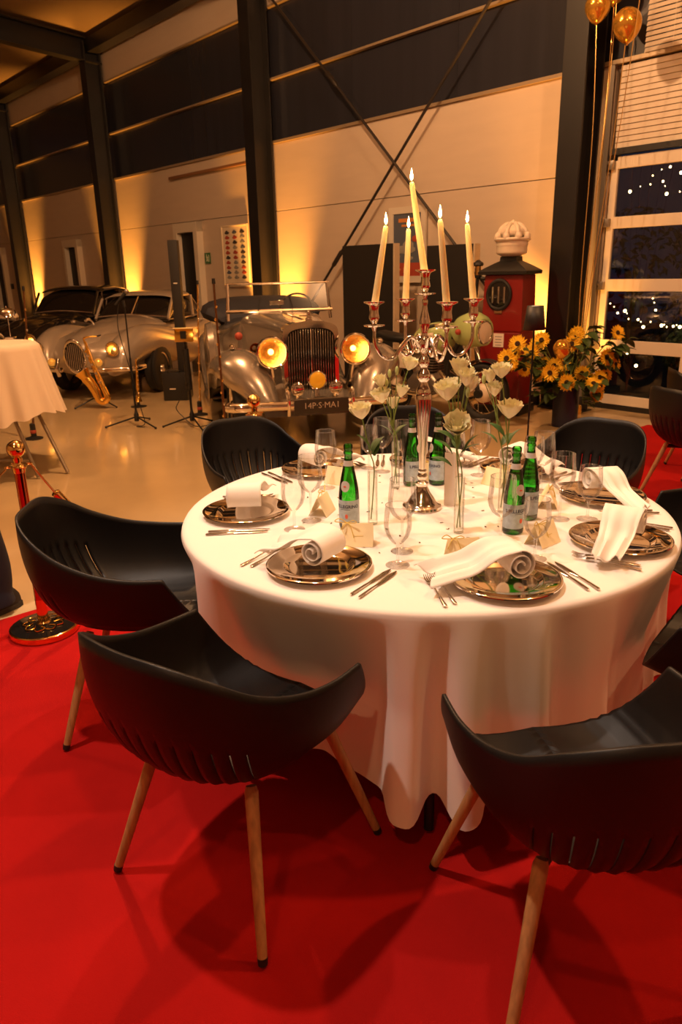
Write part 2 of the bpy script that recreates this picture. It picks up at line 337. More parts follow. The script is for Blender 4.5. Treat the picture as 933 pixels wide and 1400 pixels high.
# posters
def frame(t, wd, ht, b, m=M['white']):
    O('frame', MB().box((-wd / 2 + b / 2, 0, 0), (b, .03, ht)).box((wd / 2 - b / 2, 0, 0), (b, .03, ht)).box((0, 0, ht / 2 - b / 2), (wd - 2 * b, .03, b)).box((0, 0, -ht / 2 + b / 2), (wd - 2 * b, .03, b)), m, t, smooth=0)
p = onwall(322.5, 350, .05); t = E('car_poster', 'framed poster with rows of small car pictures on the wall', 'poster', p, WR)
frame(t, .86, 1.08, .02, M['pbg']); O('sheet', MB().box((0, .004, 0), (.82, .008, 1.04)), M['pbg'], t, smooth=0)
for r_ in range(10):
    for c_ in range(3):
        x = -.25 + .25 * c_; z = .41 - .088 * r_; mm = rnd.choice(['pred', 'pblue', 'pdark', 'pdark', 'pgrey'])
        O('car_picture', MB().ball((x, -.002, z), (.082, .003, .026), 10, 5).ball((x - .01, -.002, z + .018), (.045, .003, .026), 8, 5), M[mm], t)
p = onwall(557, 335, .05); t = E('race_poster', 'white framed poster with dark picture and red lower band', 'poster', p, WR)
frame(t, .72, 1.02, .09); O('picture', MB().box((0, .004, .09), (.54, .008, .66)), M['pblue'], t, smooth=0); O('red_band', MB().box((0, .003, -.33), (.54, .01, .18)), M['pred'], t, smooth=0)
O('heading', MB().box((0, -.003, .33), (.34, .004, .05)).box((.02, -.003, .26), (.26, .004, .03)), M['porange'], t, smooth=0)
q = MB().ball((-.03, -.003, -.06), (.2, .004, .06), 12, 6).ball((.02, -.003, .0), (.11, .004, .06), 12, 6)
for k in range(7): q.ball((rnd.uniform(-.2, .2), -.002, rnd.uniform(-.2, .02)), (.05, .003, .022), 8, 5)
O('car_picture', q, M['pgrey'], t); O('red_car_picture', MB().ball((.16, -.003, .08), (.07, .004, .045), 10, 5), M['pred'], t); O('band_mark', MB().ball((-.16, -.004, -.33), (.05, .003, .016), 8, 5), M['porange'], t); O('band_figure', MB().box((-.06, -.004, -.34), (.02, .004, .07)), M['porange'], t)
# black display boards leaning before the wall
for x0, x1, l in ((470, 540, 'tall black display board left of the framed race poster'), (586, 650, 'tall black display board right of the framed race poster')):
    a = onwall(x0, 336, .7); b = onwall(x1, 333, .7); wd_ = (a - b).length; c = (a + b) / 2; z = c.z
    t = E('display_board', l, 'board', (c.x, c.y, 0), WR)
    O('panel', MB().box((0, 0, z / 2 + .03), (wd_, .05, z - .06)), M['board'], t, smooth=0, bevel=.004); O('edge_strip', MB().box((wd_ / 2 + .012, .02, z / 2 + .03), (.024, .10, z - .06)), M['boards'], t, smooth=0)
    for sx in (-1, 1): O('foot', MB().box((sx * wd_ * .35, 0, .02), (.06, .45, .04)), M['blackm'], t, bevel=.004)
# ------------------------------------------------------------------ glazed sectional door
gd = struct(O('door_4', MB().box((-.02 + .04, 0, 1.36), (.08, .05, 2.68)).box((2.97, 0, 1.36), (.08, .05, 2.68)), M['white'], loc=Wp(4.62, .0, 0), rz=WR, smooth=0, bevel=.004))
rails = [(.06, .17), (.66, .80), (1.34, 1.47), (2.01, 2.13), (2.62, 2.74)]
for z0, z1 in rails: O('rail', MB().box((1.5, 0, (z0 + z1) / 2), (2.9, .05, z1 - z0)), M['white'], gd, smooth=0, bevel=.004)
O('threshold_seal', MB().box((1.5, 0, .03), (3.04, .06, .06)), M['black'], gd, smooth=0)
for (a, b) in zip(rails[:-1], rails[1:]):
    z0, z1 = a[1], b[0]
    for x in (1.02, 2.0): O('mullion', MB().box((x, 0, (z0 + z1) / 2), (.05, .045, z1 - z0)), M['white'], gd, smooth=0)
    for x0, x1 in ((.06, .995), (1.045, 1.975), (2.025, 2.96)): O('pane', MB().box(((x0 + x1) / 2, .005, (z0 + z1) / 2), (x1 - x0, .004, z1 - z0)), M['pane'], gd, smooth=0)
for z in (.10, .73, 1.40, 2.07, 2.66): O('hinge', MB().box((-.02, -.05, z), (.10, .05, .09)).box((-.05, -.075, z + .02), (.06, .03, .03)).tube([(-.09, -.06, z), (-.02, -.06, z)], .012, 8), M['engine'], gd, bevel=.003)
struct(O('trim_2', MB().box((-.145, -.02, 1.8), (.10, .06, 3.6)), M['white'], loc=Wp(4.62, 0, 0), rz=WR, smooth=0))
tag(O('guide_track', MB().box((-.075, -.06, 1.81), (.02, .09, 3.62)).box((-.055, -.105, 1.81), (.05, .008, 3.62)), M['engine'], loc=Wp(4.62, 0, 0), rz=WR, smooth=0), 'upright metal guide track beside the glazed door', 'track')
struct(O('trim_3', MB().box((1.49, -.03, 2.79), (3.0, .07, .06)), M['black'], loc=Wp(4.62, 0, 0), rz=WR, smooth=0))
bl = E('slatted_shutter', 'pale slatted shutter panel above the glazed door', 'shutter', Wp(4.62, .0, 0), WR)
O('backing', MB().box((1.49, .02, 3.225), (3.0, .02, .80)), M['slat'], bl, smooth=0)
for k in range(14): O('slat', MB().box((1.49, 0, 2.852 + .0572 * k), (3.0, .018, .051), rotm('X', R(-6))), M['slat'], bl, smooth=0, bevel=.003)
bl = E('window_blind', 'slatted blind lowered over the dark window above the shutter', 'blind', Wp(4.36, .06, 0), WR)
O('head_rail', MB().box((1.4, 0, 5.5), (2.8, .05, .05)), M['white'], bl, smooth=0)
for k in range(38): O('slat', MB().box((1.4, 0, 3.70 + .047 * k), (2.8, .004, .042), rotm('X', R(-22))), M['slat'], bl, smooth=0)
for x in (.3, 1.4, 2.5): O('cord', MB().tube([(x, -.02, 3.68), (x, -.02, 5.5)], .002, 4), M['white'], bl)
# ------------------------------------------------------------------ night garden behind the glass
g_ = struct(slab('ground', -9, 12, WD + .3, WD + 14, -.2, -.06, M['ground']))
def clump(c, r, n, m=M['bush'], nm='foliage'):
    q = MB()
    for k in range(n):
        d = Vector((rnd.gauss(0, 1), rnd.gauss(0, 1), rnd.gauss(0, 1))).normalized(); p = Vector((d.x * r[0], d.y * r[1], r[2] + d.z * r[2] * .98)) * 1.0
        p = Vector((p.x, p.y, max(.02, p.z))); a = d.orthogonal().normalized(); b = d.cross(a); L = rnd.uniform(.05, .11); an = rnd.uniform(0, PI); u = a * cos(an) + b * sin(an); w_ = d.cross(u)
        q.add([p - u * L, p + w_ * L * .4 + d * .03, p + u * L, p - w_ * L * .4 + d * .03], [(0, 1, 2, 3)])
    return q
for s, e, r, l in ((4.0, -2.4, (.9, .7, .55), 'low dark garden bush lit with fairy lights outside the glass'), (1.9, -2.6, (1.0, .8, .6), 'wide dark garden bush outside the far side of the glass door'), (6.6, -4.4, (1.3, 1.0, 1.3), 'tall dark garden bush further back outside the glass'), (3.2, -5.2, (1.5, 1.1, 1.5), 'tall rounded tree crown in the night garden')):
    t = E('garden_bush', l, 'bush', Wp(s, e, -.06)); O('foliage', clump(None, r, 900), M['bush'], t, smooth=0, weld=False)
    O('stem', MB().tube([(0, 0, 0), (.05, .02, r[2] * 1.2)], [.05, .02], 6), M['darkwood'], t)
strings = [([(835, 415), (845, 428), (855, 425), (860, 436), (873, 437), (880, 447), (890, 440)], -1.55, 'fairy light string draped over the garden bush, left run'),
           ([(893, 408), (897, 424), (905, 445), (912, 447), (921, 446), (930, 447), (945, 436)], -1.6, 'fairy light string draped over the garden bush, right run'),
           ([(838, 253), (840, 271), (862, 262), (890, 252), (907, 248), (912, 265), (930, 262)], -2.2, 'fairy light string hung high in the garden tree'),
           ([(893, 240), (917, 228), (932, 236)], -2.0, 'short fairy light string hung near the top pane'), ([(850, 478), (858, 483), (870, 500)], -1.2, 'short fairy light string low behind the lower pane')]
for px, e, l in strings:
    P = [onwall(x, y, e) for x, y in px]; t = E('fairy_light_string', l, 'fairy lights', P[0])
    O('wire', MB().tube([p - P[0] for p in bez(P, 4)], .003, 4), M['black'], t)
    for i, p in enumerate(P):
        O('bulb', MB().ball(p - P[0], .009 + .006 * ((i * 7) % 3), 8, 6), M['bulb'], t)
        if i < len(P) - 1 and i % 2 == 0: O('bulb', MB().ball((p + P[i + 1]) / 2 - P[0] + Vector((0, 0, .02)), .007, 8, 6), M['bulb'], t)
# ================================================================== the laid table
TC = Vector((.315, 2.68, 0)); TR = .90; TZ = .752
t = E('round_table', 'round banquet table with black legs under the white cloth', 'table', TC)
O('tabletop', MB().lathe([(0, .70), (TR - .02, .70), (TR - .008, .712), (TR - .008, .735), (TR - .02, .742), (0, .742)], 64, cap=False), M['darkwood'], t)
for a, ra in ((265.5, .885), (352, .77), (85, .77), (163, .77)): O('leg', MB().tube([((ra - .14) * cos(R(a)), (ra - .14) * sin(R(a)), .70), (ra * cos(R(a)), ra * sin(R(a)), .022)], .016, 10), M['blackm'], t)
def fold(th, off=0): return .5 * sin(17 * th + .9 + 1.1 * sin(2 * th + .3)) + .32 * sin(29 * th + 2.0 + .8 * sin(3 * th)) + .18 * sin(9 * th + off)
def cloth_fn(u, v):
    th = 2 * PI * u
    if v < .45: q = v / .45; r, z = (TR + .004) * q ** .8, TZ - .002 * (q > .98)
    elif v < .52: q = (v - .45) / .07; r, z = TR + .004 + .012 * sin(q * PI / 2), TZ - .016 * (1 - cos(q * PI / 2)) - .012 * q
    else:
        q = (v - .52) / .48; dg = math.degrees(th); g = lambda c, s_: math.exp(-((dg - c) / s_) ** 2)
        h = lambda c, s_: math.exp(-((dg - c) / s_) ** 4); k = (1 - .85 * g(257, 15)) * (1 - .8 * h(238, 24)) * (1 - .8 * h(323, 24)) * (1 - .8 * h(184, 24)); f = fold(th) + .15 * sin(47 * th); push = .105 * h(238, 21) + .085 * h(323, 22) + .145 * h(184, 24)
        front = .105 * h(260.6, 3.5) + .10 * h(271.4, 3.4) 
        r = TR + .016 + .022 * q + (.095 * f * k) * q ** .7 * (1 - .12 * q) - push * min(1, q * 2.2) + (front - .01 * g(257, 15)) * q ** .9
        z = TZ - .028 - q * (.565 + .04 * f * k + .16 * front + .02 * sin(3 * th + 1.2) - .05 * g(241, 9))
    return (r * cos(th), r * sin(th), z)
tag(O('tablecloth', MB().grid(cloth_fn, 540, 44, cu=True), M['cloth'], loc=TC, smooth=70, weld=True), 'long white tablecloth falling in folds over the round table', 'tablecloth')

# ------------------------------------------------------------------ shell armchairs
KT = [(0, -.375, .84), (.13, -.362, .837), (.218, -.305, .797), (.262, -.215, .733), (.287, -.10, .685), (.300, .02, .662), (.298, .14, .655)]
K1 = [(0, -.395, .56), (.14, -.375, .56), (.24, -.31, .54), (.285, -.20, .52), (.302, -.07, .51), (.305, .07, .51), (.285, .215, .52)]
K2 = [(0, -.29, .365), (.11, -.28, .365), (.19, -.22, .365), (.235, -.12, .36), (.25, .01, .36), (.25, .14, .37), (.225, .27, .40)]
K3 = [(0, -.03, .435), (0, -.02, .435), (0, .01, .435), (0, .06, .435), (0, .12, .435), (0, .19, .435), (0, .265, .43)]
def cr(K, a):
    x = min(max(a, 0), 1) * 6; i = min(int(x), 5); t_ = x - i
    p = [Vector(K[j]) if j >= 0 else Vector((-K[1][0], K[1][1], K[1][2])) for j in (i - 1, i, i + 1, min(i + 2, 6))]
    return .5 * ((2 * p[1]) + (p[2] - p[0]) * t_ + (2 * p[0] - 5 * p[1] + 4 * p[2] - p[3]) * t_ * t_ + (3 * p[1] - p[0] - 3 * p[2] + p[3]) * t_ ** 3)
NU, NV = 129, 27
def shell_fn(u, v):
    k = u * (NU - 1); i4 = int(k + .5) % 4; k += {2: .33, 3: -.33}.get(i4, 0); w_ = 2 * k / (NU - 1) - 1; a = abs(w_); sg = -1 if w_ < 0 else 1
    A, B, C_, D_ = cr(KT, a), cr(K1, a), cr(K2, a), cr(K3, a)
    p = (1 - v) ** 3 * A + 3 * v * (1 - v) ** 2 * B + 3 * v * v * (1 - v) * C_ + v ** 3 * D_
    if a < .46 and .28 < v < .82: p = p + Vector((0, -1, -.4)) * .0035 * cos(2 * PI * w_ * 16) * sin(PI * (v - .28) / .54) * (1 - a / .46) ** .3
    if a > .3 and .34 < v < .86: p = p + Vector((sg * .6, 0, -.7)) * .0045 * sin(2 * PI * v * 11) * sin(PI * (v - .34) / .52) * min(1, (a - .3) * 5)
    return (p.x * sg, p.y, p.z)
def slit(i, j):
    w_ = 2 * (i + .5) / (NU - 1) - 1
    return abs(w_) < .42 and i % 4 == 2 and 7 <= j <= 13
def make_chair():
    c = E('shell_armchair', 'x', 'chair', group='black shell armchairs')
    O('seat_shell', MB().grid(shell_fn, NU, NV, skip=slit), M['shell'], c, smooth=60, solid=.009)
    q = MB()
    for sx in (-1, 1): q.tube([(sx * .178, sx * .165, .392), (0, 0, .405), (-sx * .178, -sx * .165, .392)], .014, 8)
    O('under_frame', q.box((0, 0, .412), (.2, .2, .01)), M['blackm'], c)
    for sx in (-1, 1):
        for sy in (-1, 1):
            l = O('leg', MB().tube([(sx * .168, sy * .157, .415), (sx * .172, sy * .161, .402), (sx * .2685, sy * .2635, .022)], [.013, .0175, .0125], 14), M['oak'], c)
            O('foot_cap', MB().tube([(sx * .2685, sy * .2635, .024), (sx * .272, sy * .267, .0065)], [.0132, .0125], 12), M['black'], l)
    return c
chair0 = make_chair()
def face(p, q): d = Vector(q) - Vector(p); return math.atan2(-d.x, d.y)
spots = [((-.285, 1.735), 35, 'black shell armchair with oak legs, second along from the gold stanchion'),
         ((.555, 1.44), -10, 'black shell armchair with oak legs beside the exposed black table leg'),
         ((-.76, 2.53), 86, 'black shell armchair with oak legs next to the gold stanchion on the carpet'),
         ((-.40, 3.80), 148, 'black shell armchair in front of the second stanchion and silver car'),
         ((.42, 4.02), 178, 'black shell armchair behind the candelabra and green bottles'),
         ((1.19, 3.59), 224, 'black shell armchair between the round table and the sunflower vase'),
         ((1.62, 2.86), 262, 'black shell armchair between the round table and the neighbouring chairs'),
         ((1.235, 2.0), 306, 'black shell armchair between the tablecloth and the chair by the exposed table leg'),
         ((2.53, 4.96), 72, 'black shell armchair on the carpet with its back to the round table'),
         ((2.98, 5.70), 100, 'black shell armchair on the carpet nearest the glazed door')]
for i, ((x, y), az, l) in enumerate(spots):
    if i == 0: chair0.location = (x, y, .006); chair0.rotation_euler = (0, 0, -R(az)); chair0['label'] = l
    else: clone(chair0, (x, y, .006), -R(az), l)

# ------------------------------------------------------------------ place settings
z0 = TZ + .001
plate_mb = MB().lathe([(0, .005), (.090, .005), (.098, .0065), (.108, .0155), (.114, .017), (.150, .0185), (.154, .0215), (.160, .0225), (.1645, .020), (.165, .017), (.158, .013), (.11, .010), (.095, 0), (0, 0)], 64, cap=False)
def napkin_mb(tw, ln, seed):
    rr = random.Random(seed); n1, n2 = 46, 26; ph = rr.uniform(0, 6)
    a0 = PI / 2 - 2 * PI * 2.25
    tail = bez([(.018, 0, .106), (-.045, 0, .088), (-.105, 0, .046), (-.165, 0, .030), (-.165 - ln, 0, .014)], 7)
    def fn(u, v):
        k = u * (n1 + n2 - 1); y = (v - .5) * 2
        if k < n1:
            q = k / (n1 - 1); a = a0 + q * (PI / 2 - a0); r = .007 + .037 * q ** .8
            return (.018 + r * cos(a), y * (.058 + .006 * q) - .012 * (1 - q), .063 + r * sin(a))
        i = (k - n1 + 1) / n2; p = tail[min(int(i * (len(tail) - 1) + .5), len(tail) - 1)]
        wv = .016 * sin(y * 4.4 + ph) * i ** .8 + .007 * sin(y * 9 + ph * 2) * i
        return (p.x + .02 * i * sin(y * 3 + ph), y * (.064 + tw * i) + .03 * i * sin(ph), max(.003, p.z + abs(wv) + .05 * i * (1 - i) * (y * .5 + .5)))
    return MB().grid(fn, n1 + n2, 15)
napk = [napkin_mb(.012, .06, 3), napkin_mb(.03, .02, 11), napkin_mb(-.02, .10, 5)]
def knife_mb(L=.22):
    q = MB().loft([[(x * w_, y, .0035 + z * h_) for x, z in ((-1, 0), (-.7, .8), (0, 1), (.7, .8), (1, 0), (.7, -.8), (0, -1), (-.7, -.8))] for y, w_, h_ in ((-.11, .0035, .003), (-.105, .0055, .0035), (-.04, .0045, .0035), (-.015, .0035, .003), (-.008, .006, .002), (.03, .009, .0012), (.08, .0085, .001), (.105, .004, .0008), (.11, .001, .0006))]); return q
def fork_mb():
    q = MB().loft([[(x * w_, y, z_ + z * h_) for x, z in ((-1, 0), (-.7, .8), (0, 1), (.7, .8), (1, 0), (.7, -.8), (0, -1), (-.7, -.8))] for y, w_, h_, z_ in ((-.105, .004, .002, .004), (-.1, .0065, .0025, .004), (-.03, .003, .0025, .006), (.02, .0025, .002, .010), (.04, .008, .0015, .010), (.055, .011, .0012, .008), (.062, .0115, .001, .007))]); return q
kn, fk = knife_mb(), fork_mb()
def tines(): 
    out = []
    for k in range(4): out.append(MB().tube([(-.0095 + .0063 * k, .06, .007), (-.009 + .006 * k, .085, .0065), (-.0085 + .0057 * k, .103, .012)], [.0018, .0016, .0008], 6))
    return out
plates = [(-.362, 2.655, 0), (-.071, 2.101, 1), (.475, 1.967, 0), (.926, 2.273, 2), (1.035, 2.765, 2), (-.105, 3.262, 1), (.40, 3.375, 0), (.80, 3.20, 1)]
SEAT = ['at the place nearest the copper-post stanchion', 'one place along from the copper-post stanchion', 'at the place above the exposed black table leg', 'one place past the exposed table leg, away from the stanchion', 'at the place facing the neighbouring chairs on the carpet', 'at the place nearest the second stanchion and silver car', 'at the place behind the candelabra', 'at the place towards the sunflower vase']
proto = {}
def seat(p): return SEAT[min(range(8), key=lambda i: (plates[i][0] - p[0]) ** 2 + (plates[i][1] - p[1]) ** 2)]
def inst(key, maker, loc, rz):
    if key not in proto: o = maker(); o.location = loc; o.rotation_euler = (0, 0, rz); proto[key] = o; return o
    return clone(proto[key], loc, rz)
def mk_plate(): return tag(O('charger_plate', plate_mb, M['plate']), 'round mirror-silver charger plate laid at the round table', 'plate', 'charger plates on the round table')
def mk_knife(): 
    return tag(O('table_knife', kn, M['steelc'], smooth=50), 'steel table knife laid beside a charger plate', 'knife', 'knives at the place settings')
def mk_fork():
    o = E('table_fork', 'steel table fork laid beside a charger plate', 'fork', group='forks at the place settings'); O('handle', fk, M['steelc'], o, smooth=50)
    for q in tines(): O('tine', q, M['steelc'], o)
    return o
def mk_card():
    o = E('place_card', 'folded cream place card tied with straw raffia', 'card', group='place cards on the round table')
    for sg in (-1, 1): O('card_leaf', MB().add([(-.052, 0, .072), (.052, 0, .072), (.052, sg * .036, 0), (-.052, sg * .036, 0), (-.052, sg * .001, .072), (.052, sg * .001, .072), (.052, sg * .0365, 0), (-.052, sg * .0365, 0)], [(0, 1, 2, 3), (4, 7, 6, 5), (0, 4, 5, 1), (2, 6, 7, 3), (1, 5, 6, 2), (0, 3, 7, 4)]), M['card'], o, smooth=0)
    O('name_line', MB().box((.005, -.0205, .033), (.03, .0006, .0025), rotm('X', R(27))), M['raffia'], o)
    r_ = O('raffia_bow', MB().tube(bez([(-.036, -.002, .074), (-.06, -.012, .092), (-.075, -.016, .083), (-.040, -.004, .075)], 5), .0016, 5).tube(bez([(-.036, -.002, .074), (-.014, -.014, .086), (-.004, -.014, .078), (-.036, -.004, .074)], 5), .0016, 5), M['raffia'], o)
    for e in ((-.058, -.024, .05), (-.012, -.03, .03)): O('raffia_end', MB().tube(bez([(-.036, -.002, .074), ((-.036 + e[0]) / 2, -.018, .07), e], 5), .0015, 5), M['raffia'], o)
    return o
for i, (x, y, nk) in enumerate(plates):
    rz = face((x, y, 0), TC); m = Matrix.Rotation(rz, 3, 'Z'); P = Vector((x, y, z0))
    inst('plate', mk_plate, P, rz)['label'] = 'mirror-silver charger plate ' + SEAT[i]
    inst('nap%d' % nk, lambda: tag(O('rolled_napkin', napk[nk], M['napkin'], smooth=60, solid=.003), 'white linen napkin rolled on a charger plate', 'napkin', 'rolled napkins on the charger plates'), P + Vector((0, 0, .012)), rz)['label'] = 'rolled white linen napkin ' + SEAT[i]
    dr = R((4, -2, 5, -4, 3, -3, 2, 0)[i])
    for k, (dx, dy) in enumerate(((.195, -.01), (.222, -.015))): inst('knife', mk_knife, P + m @ Vector((dx, dy, 0)), rz + dr * .6 + R(2 * k))['label'] = ('inner', 'outer')[k] + ' steel table knife laid ' + SEAT[i]
    for k, (dx, dy) in enumerate(((-.19, .0), (-.218, -.01))): inst('fork', mk_fork, P + m @ Vector((dx, dy, 0)), rz - dr * .5 - R(2 * k))['label'] = ('inner', 'outer')[k] + ' steel table fork laid ' + SEAT[i]
for px, py, rzd in ((487, 751, -4), (633, 765, 10), (742, 742, 40), (441, 701, 250), (763, 688, 75), (463, 660, 150), (575, 655, 185), (0, 0, 130)):
    p = {487: Vector((.055, 2.312, z0)), 763: Vector((.798, 2.69, z0)), 0: Vector((.66, 2.98, z0))}.get(px) or at(px, py, z0); inst('card', mk_card, p, R(rzd))['label'] = 'folded cream place card ' + seat(p)
# menu card
p = Vector((.437, 2.692, z0))
tag(O('menu_card', MB().add([(-.028, .03, 0), (-.028, .03, .21), (0, 0, .21), (0, 0, 0), (.028, .03, 0), (.028, .03, .21), (-.027, .0315, 0), (-.027, .0315, .21), (0, .0015, .21), (0, .0015, 0), (.027, .0315, 0), (.027, .0315, .21)],
    [(0, 1, 2, 3), (3, 2, 5, 4), (6, 9, 8, 7), (9, 10, 11, 8), (0, 6, 7, 1), (4, 5, 11, 10), (1, 7, 8, 2), (2, 8, 11, 5), (0, 3, 9, 6), (3, 4, 10, 9)]), M['cardw'], loc=p, rz=R(18), smooth=0), 'tall folded white menu card standing beside the middle vase', 'card')
# ------------------------------------------------------------------ glasses
wine_p = [(0, .0015), (.036, .0008), (.037, .002), (.02, .0045), (.007, .008), (.0042, .016), (.0038, .098), (.006, .108), (.016, .114), (.032, .127), (.043, .147), (.0465, .166), (.0455, .182), (.040, .246)]
gob_p = [(0, .0015), (.037, .0008), (.038, .002), (.02, .0048), (.008, .009), (.005, .018), (.0045, .062), (.0075, .070), (.018, .078), (.033, .096), (.0415, .12), (.0430, .14), (.0415, .165), (.0380, .198)]
def mk_glass(p, rim, nm, lab, grp):
    def f():
        o = E(nm, lab, 'glass', group=grp)
        O('foot', MB().lathe(p[:6], 32, cap=False), M['glass'], o, smooth=60)
        O('stem', MB().lathe(p[5:8], 16, cap=False), M['glass'], o, smooth=60)
        b = O('bowl', MB().lathe(p[7:], 36, cap=False), M['glass'], o, smooth=70)
        O('rim', MB().torus((0, 0, p[-1][1]), p[-1][0], .0011, 36, 6), M['glass'], b)
        return o
    return f
mkw = mk_glass(wine_p, 0, 'wine_glass', 'tall empty wine glass with wide tapering bowl', 'wine glasses on the round table'); mkg = mk_glass(gob_p, 0, 'water_goblet', 'short stemmed empty water goblet with rounded bowl', 'water goblets on the round table')
for px, py in ((426, 712), (447, 667), (523, 645), (551, 650), (550, 754), (684, 750), (765, 710), (740, 672), (655, 650)): inst('wine', mkw, at(px, py, z0), 0)['label'] = 'tall empty wine glass ' + seat(at(px, py, z0))
for px, py in ((403, 724), (544, 773), (731, 764), (803, 710), (728, 660), (622, 650), (505, 640)): inst('gob', mkg, at(px, py, z0), 0)['label'] = 'short empty water goblet ' + seat(at(px, py, z0))
# ------------------------------------------------------------------ bottles
bot_p = [(0, .004), (.03, .0), (.035, .003), (.0365, .010), (.0365, .115), (.0355, .135), (.031, .165), (.024, .20), (.0175, .232), (.0145, .25), (.0140, .268), (.0165, .270), (.0165, .276), (.0140, .279), (.0145, .284), (.0160, .287), (.0160, .299), (.0135, .303)]
tv, tf = textmesh('S.PELLEGRINO', .0165, .03)
def wrap(V, r, z): return [(r * sin(x / r), -r * cos(x / r), z + y) for x, y, _ in V]
def mk_bottle():
    o = E('mineral_water_bottle', 'x', 'bottle', group='green bottles on the round table')
    O('glass_body', MB().lathe(bot_p, 36, cap=False), M['gbot'], o, smooth=60)
    def band(r0, r1, za, zb, a0, a1, n=20): return MB().grid(lambda u, v: ((r0 + (r1 - r0) * v) * sin(a0 + (a1 - a0) * u), -(r0 + (r1 - r0) * v) * cos(a0 + (a1 - a0) * u), za + (zb - za) * v), n, 5)
    lb = O('body_label', band(.0369, .0369, .022, .108, -R(112), R(112)), M['label'], o)
    O('lettering', MB().add(wrap(tv, .0372, .085), tf), M['ink'], lb, smooth=0, weld=False)
    O('small_print', MB().add(*[band(.0372, .0372, .074, .0755, -R(28), R(28)).v, band(.0372, .0372, .074, .0755, -R(28), R(28)).f]), M['ink'], lb)
    O('red_star', MB().ball((.0372 * sin(R(8)), -.0374 * cos(R(8)), .050), (.006, .0006, .009), 8, 5), M['redink'], lb)
    O('neck_label', band(.0185, .0155, .228, .247, -PI, PI, 30), M['labelw'], o)
    def shield(u, v):
        a = 2 * PI * u; rr = .0165 * v * (1 + .14 * max(0, sin(a))); zz = .158 + rr * 1.1 * sin(a); r_ = .0372 - max(0, zz - .135) * .158; r_ = max(r_, .02) + .0007
        an = rr * cos(a) / r_; return (r_ * sin(an), -r_ * cos(an), zz)
    sh = O('shield_label', MB().grid(shield, 24, 5, cu=True), M['labelw'], o)
    O('shield_emblem', MB().ball((0, -.0352, .159), (.006, .0008, .003), 8, 5, rotm('X', R(-14))), M['redink'], sh)
    return o
for k, (px, py, rz, l) in enumerate(((478, 720, -24, 'open green mineral water bottle behind the cream place card'), (563, 662, 60, 'open green mineral water bottle close behind the candelabra foot'), (598, 661, -70, 'open green mineral water bottle beside the tall menu card'), (701, 727, 22, 'open green mineral water bottle in front of its twin, blue label outwards'), (721, 708, 75, 'open green mineral water bottle partly hidden behind another bottle'))):
    o = inst('bottle', mk_bottle, at(px, py, z0), R(rz)); o['label'] = l
# ------------------------------------------------------------------ candelabra
CB = at(577, 694, z0)
cb = E('candelabra', 'tall silver five-light candelabra in the middle of the table', 'candelabra', CB)
O('foot', MB().lathe([(0, .0), (.074, 0), (.076, .004), (.074, .012), (.062, .018), (.056, .026), (.054, .03), (.044, .045), (.032, .062), (.024, .078), (.021, .088), (.0245, .094), (.0245, .1), (.016, .106), (.0135, .112), (.017, .118), (.0195, .126), (.017, .134), (.0125, .14)], 40), M['silver'], cb, smooth=35)
O('stem', MB().lathe([(.0125, .14), (.016, .146), (.016, .15), (.0125, .155), (.0135, .19), (.018, .27), (.0255, .36), (.0305, .42), (.0305, .432), (.026, .44), (.0275, .45), (.022, .462), (.0165, .474), (.015, .484), (.0225, .494), (.0255, .505), (.0225, .517), (.014, .528), (.012, .536), (.019, .546), (.0215, .557), (.018, .568), (.012, .576), (.011, .584), (.016, .594), (.020, .606), (.022, .62), (.0205, .634), (.014, .644), (.0105, .652), (.0125, .664), (.0195, .684), (.0205, .696), (.016, .714), (.0105, .735), (.0085, .752), (.0105, .76), (.0105, .768), (.0080, .774)], 32), M['silver'], cb, smooth=35)
cup = [(.006, -.012), (.008, -.006), (.010, 0), (.036, .004), (.038, .008), (.033, .008), (.012, .006), (.0095, .014), (.014, .022), (.0185, .032), (.0175, .04), (.0155, .05), (.0165, .068), (.0195, .076), (.0360, .083), (.037, .087), (.0145, .085), (.0135, .06), (0, .06)]
cupo = []
O('centre_cup', MB().lathe([(r, z) for r, z in cup], 28, (0, 0, .786), cap=False), M['silver'], cb, smooth=40)
dl = R(16); candle_bases = [CB + Vector((0, 0, .786 + .062))]
for k in range(4):
    a = dl + k * PI / 2; d = Vector((cos(a), sin(a), 0))
    ar = O('arm', MB().tube(bez([d * .015 + Vector((0, 0, .61)), d * .05 + Vector((0, 0, .645)), d * .085 + Vector((0, 0, .618)), d * .118 + Vector((0, 0, .575)), d * .158 + Vector((0, 0, .582)), d * .186 + Vector((0, 0, .625)), d * .19 + Vector((0, 0, .672))], 7), [.0075] * 20 + [.0062] * 23, 9), M['silver'], cb)
    O('scroll', MB().tube(bez([d * .055 + Vector((0, 0, .642)), d * .045 + Vector((0, 0, .60)), d * .07 + Vector((0, 0, .583)), d * .088 + Vector((0, 0, .60)), d * .076 + Vector((0, 0, .612)), d * .068 + Vector((0, 0, .602))], 6), [.0055] * 20 + [.0045] * 11, 8), M['silver'], ar)
    O('cup', MB().lathe(cup, 28, d * .19 + Vector((0, 0, .684)), cap=False), M['silver'], ar, smooth=40)
    candle_bases.append(CB + d * .19 + Vector((0, 0, .684 + .062)))
tops = [(563, 249), (639, 306), (559, 313), (528, 309), (602, 300)]
nm = ['tall cream taper candle leaning in the raised centre cup', 'lit cream taper candle in the cup nearest the red petrol pump', 'lit cream taper candle in the cup on the far side of the candelabra', 'lit cream taper candle leaning in the cup towards the silver car', 'lit cream taper candle in the cup facing the two nearest armchairs']
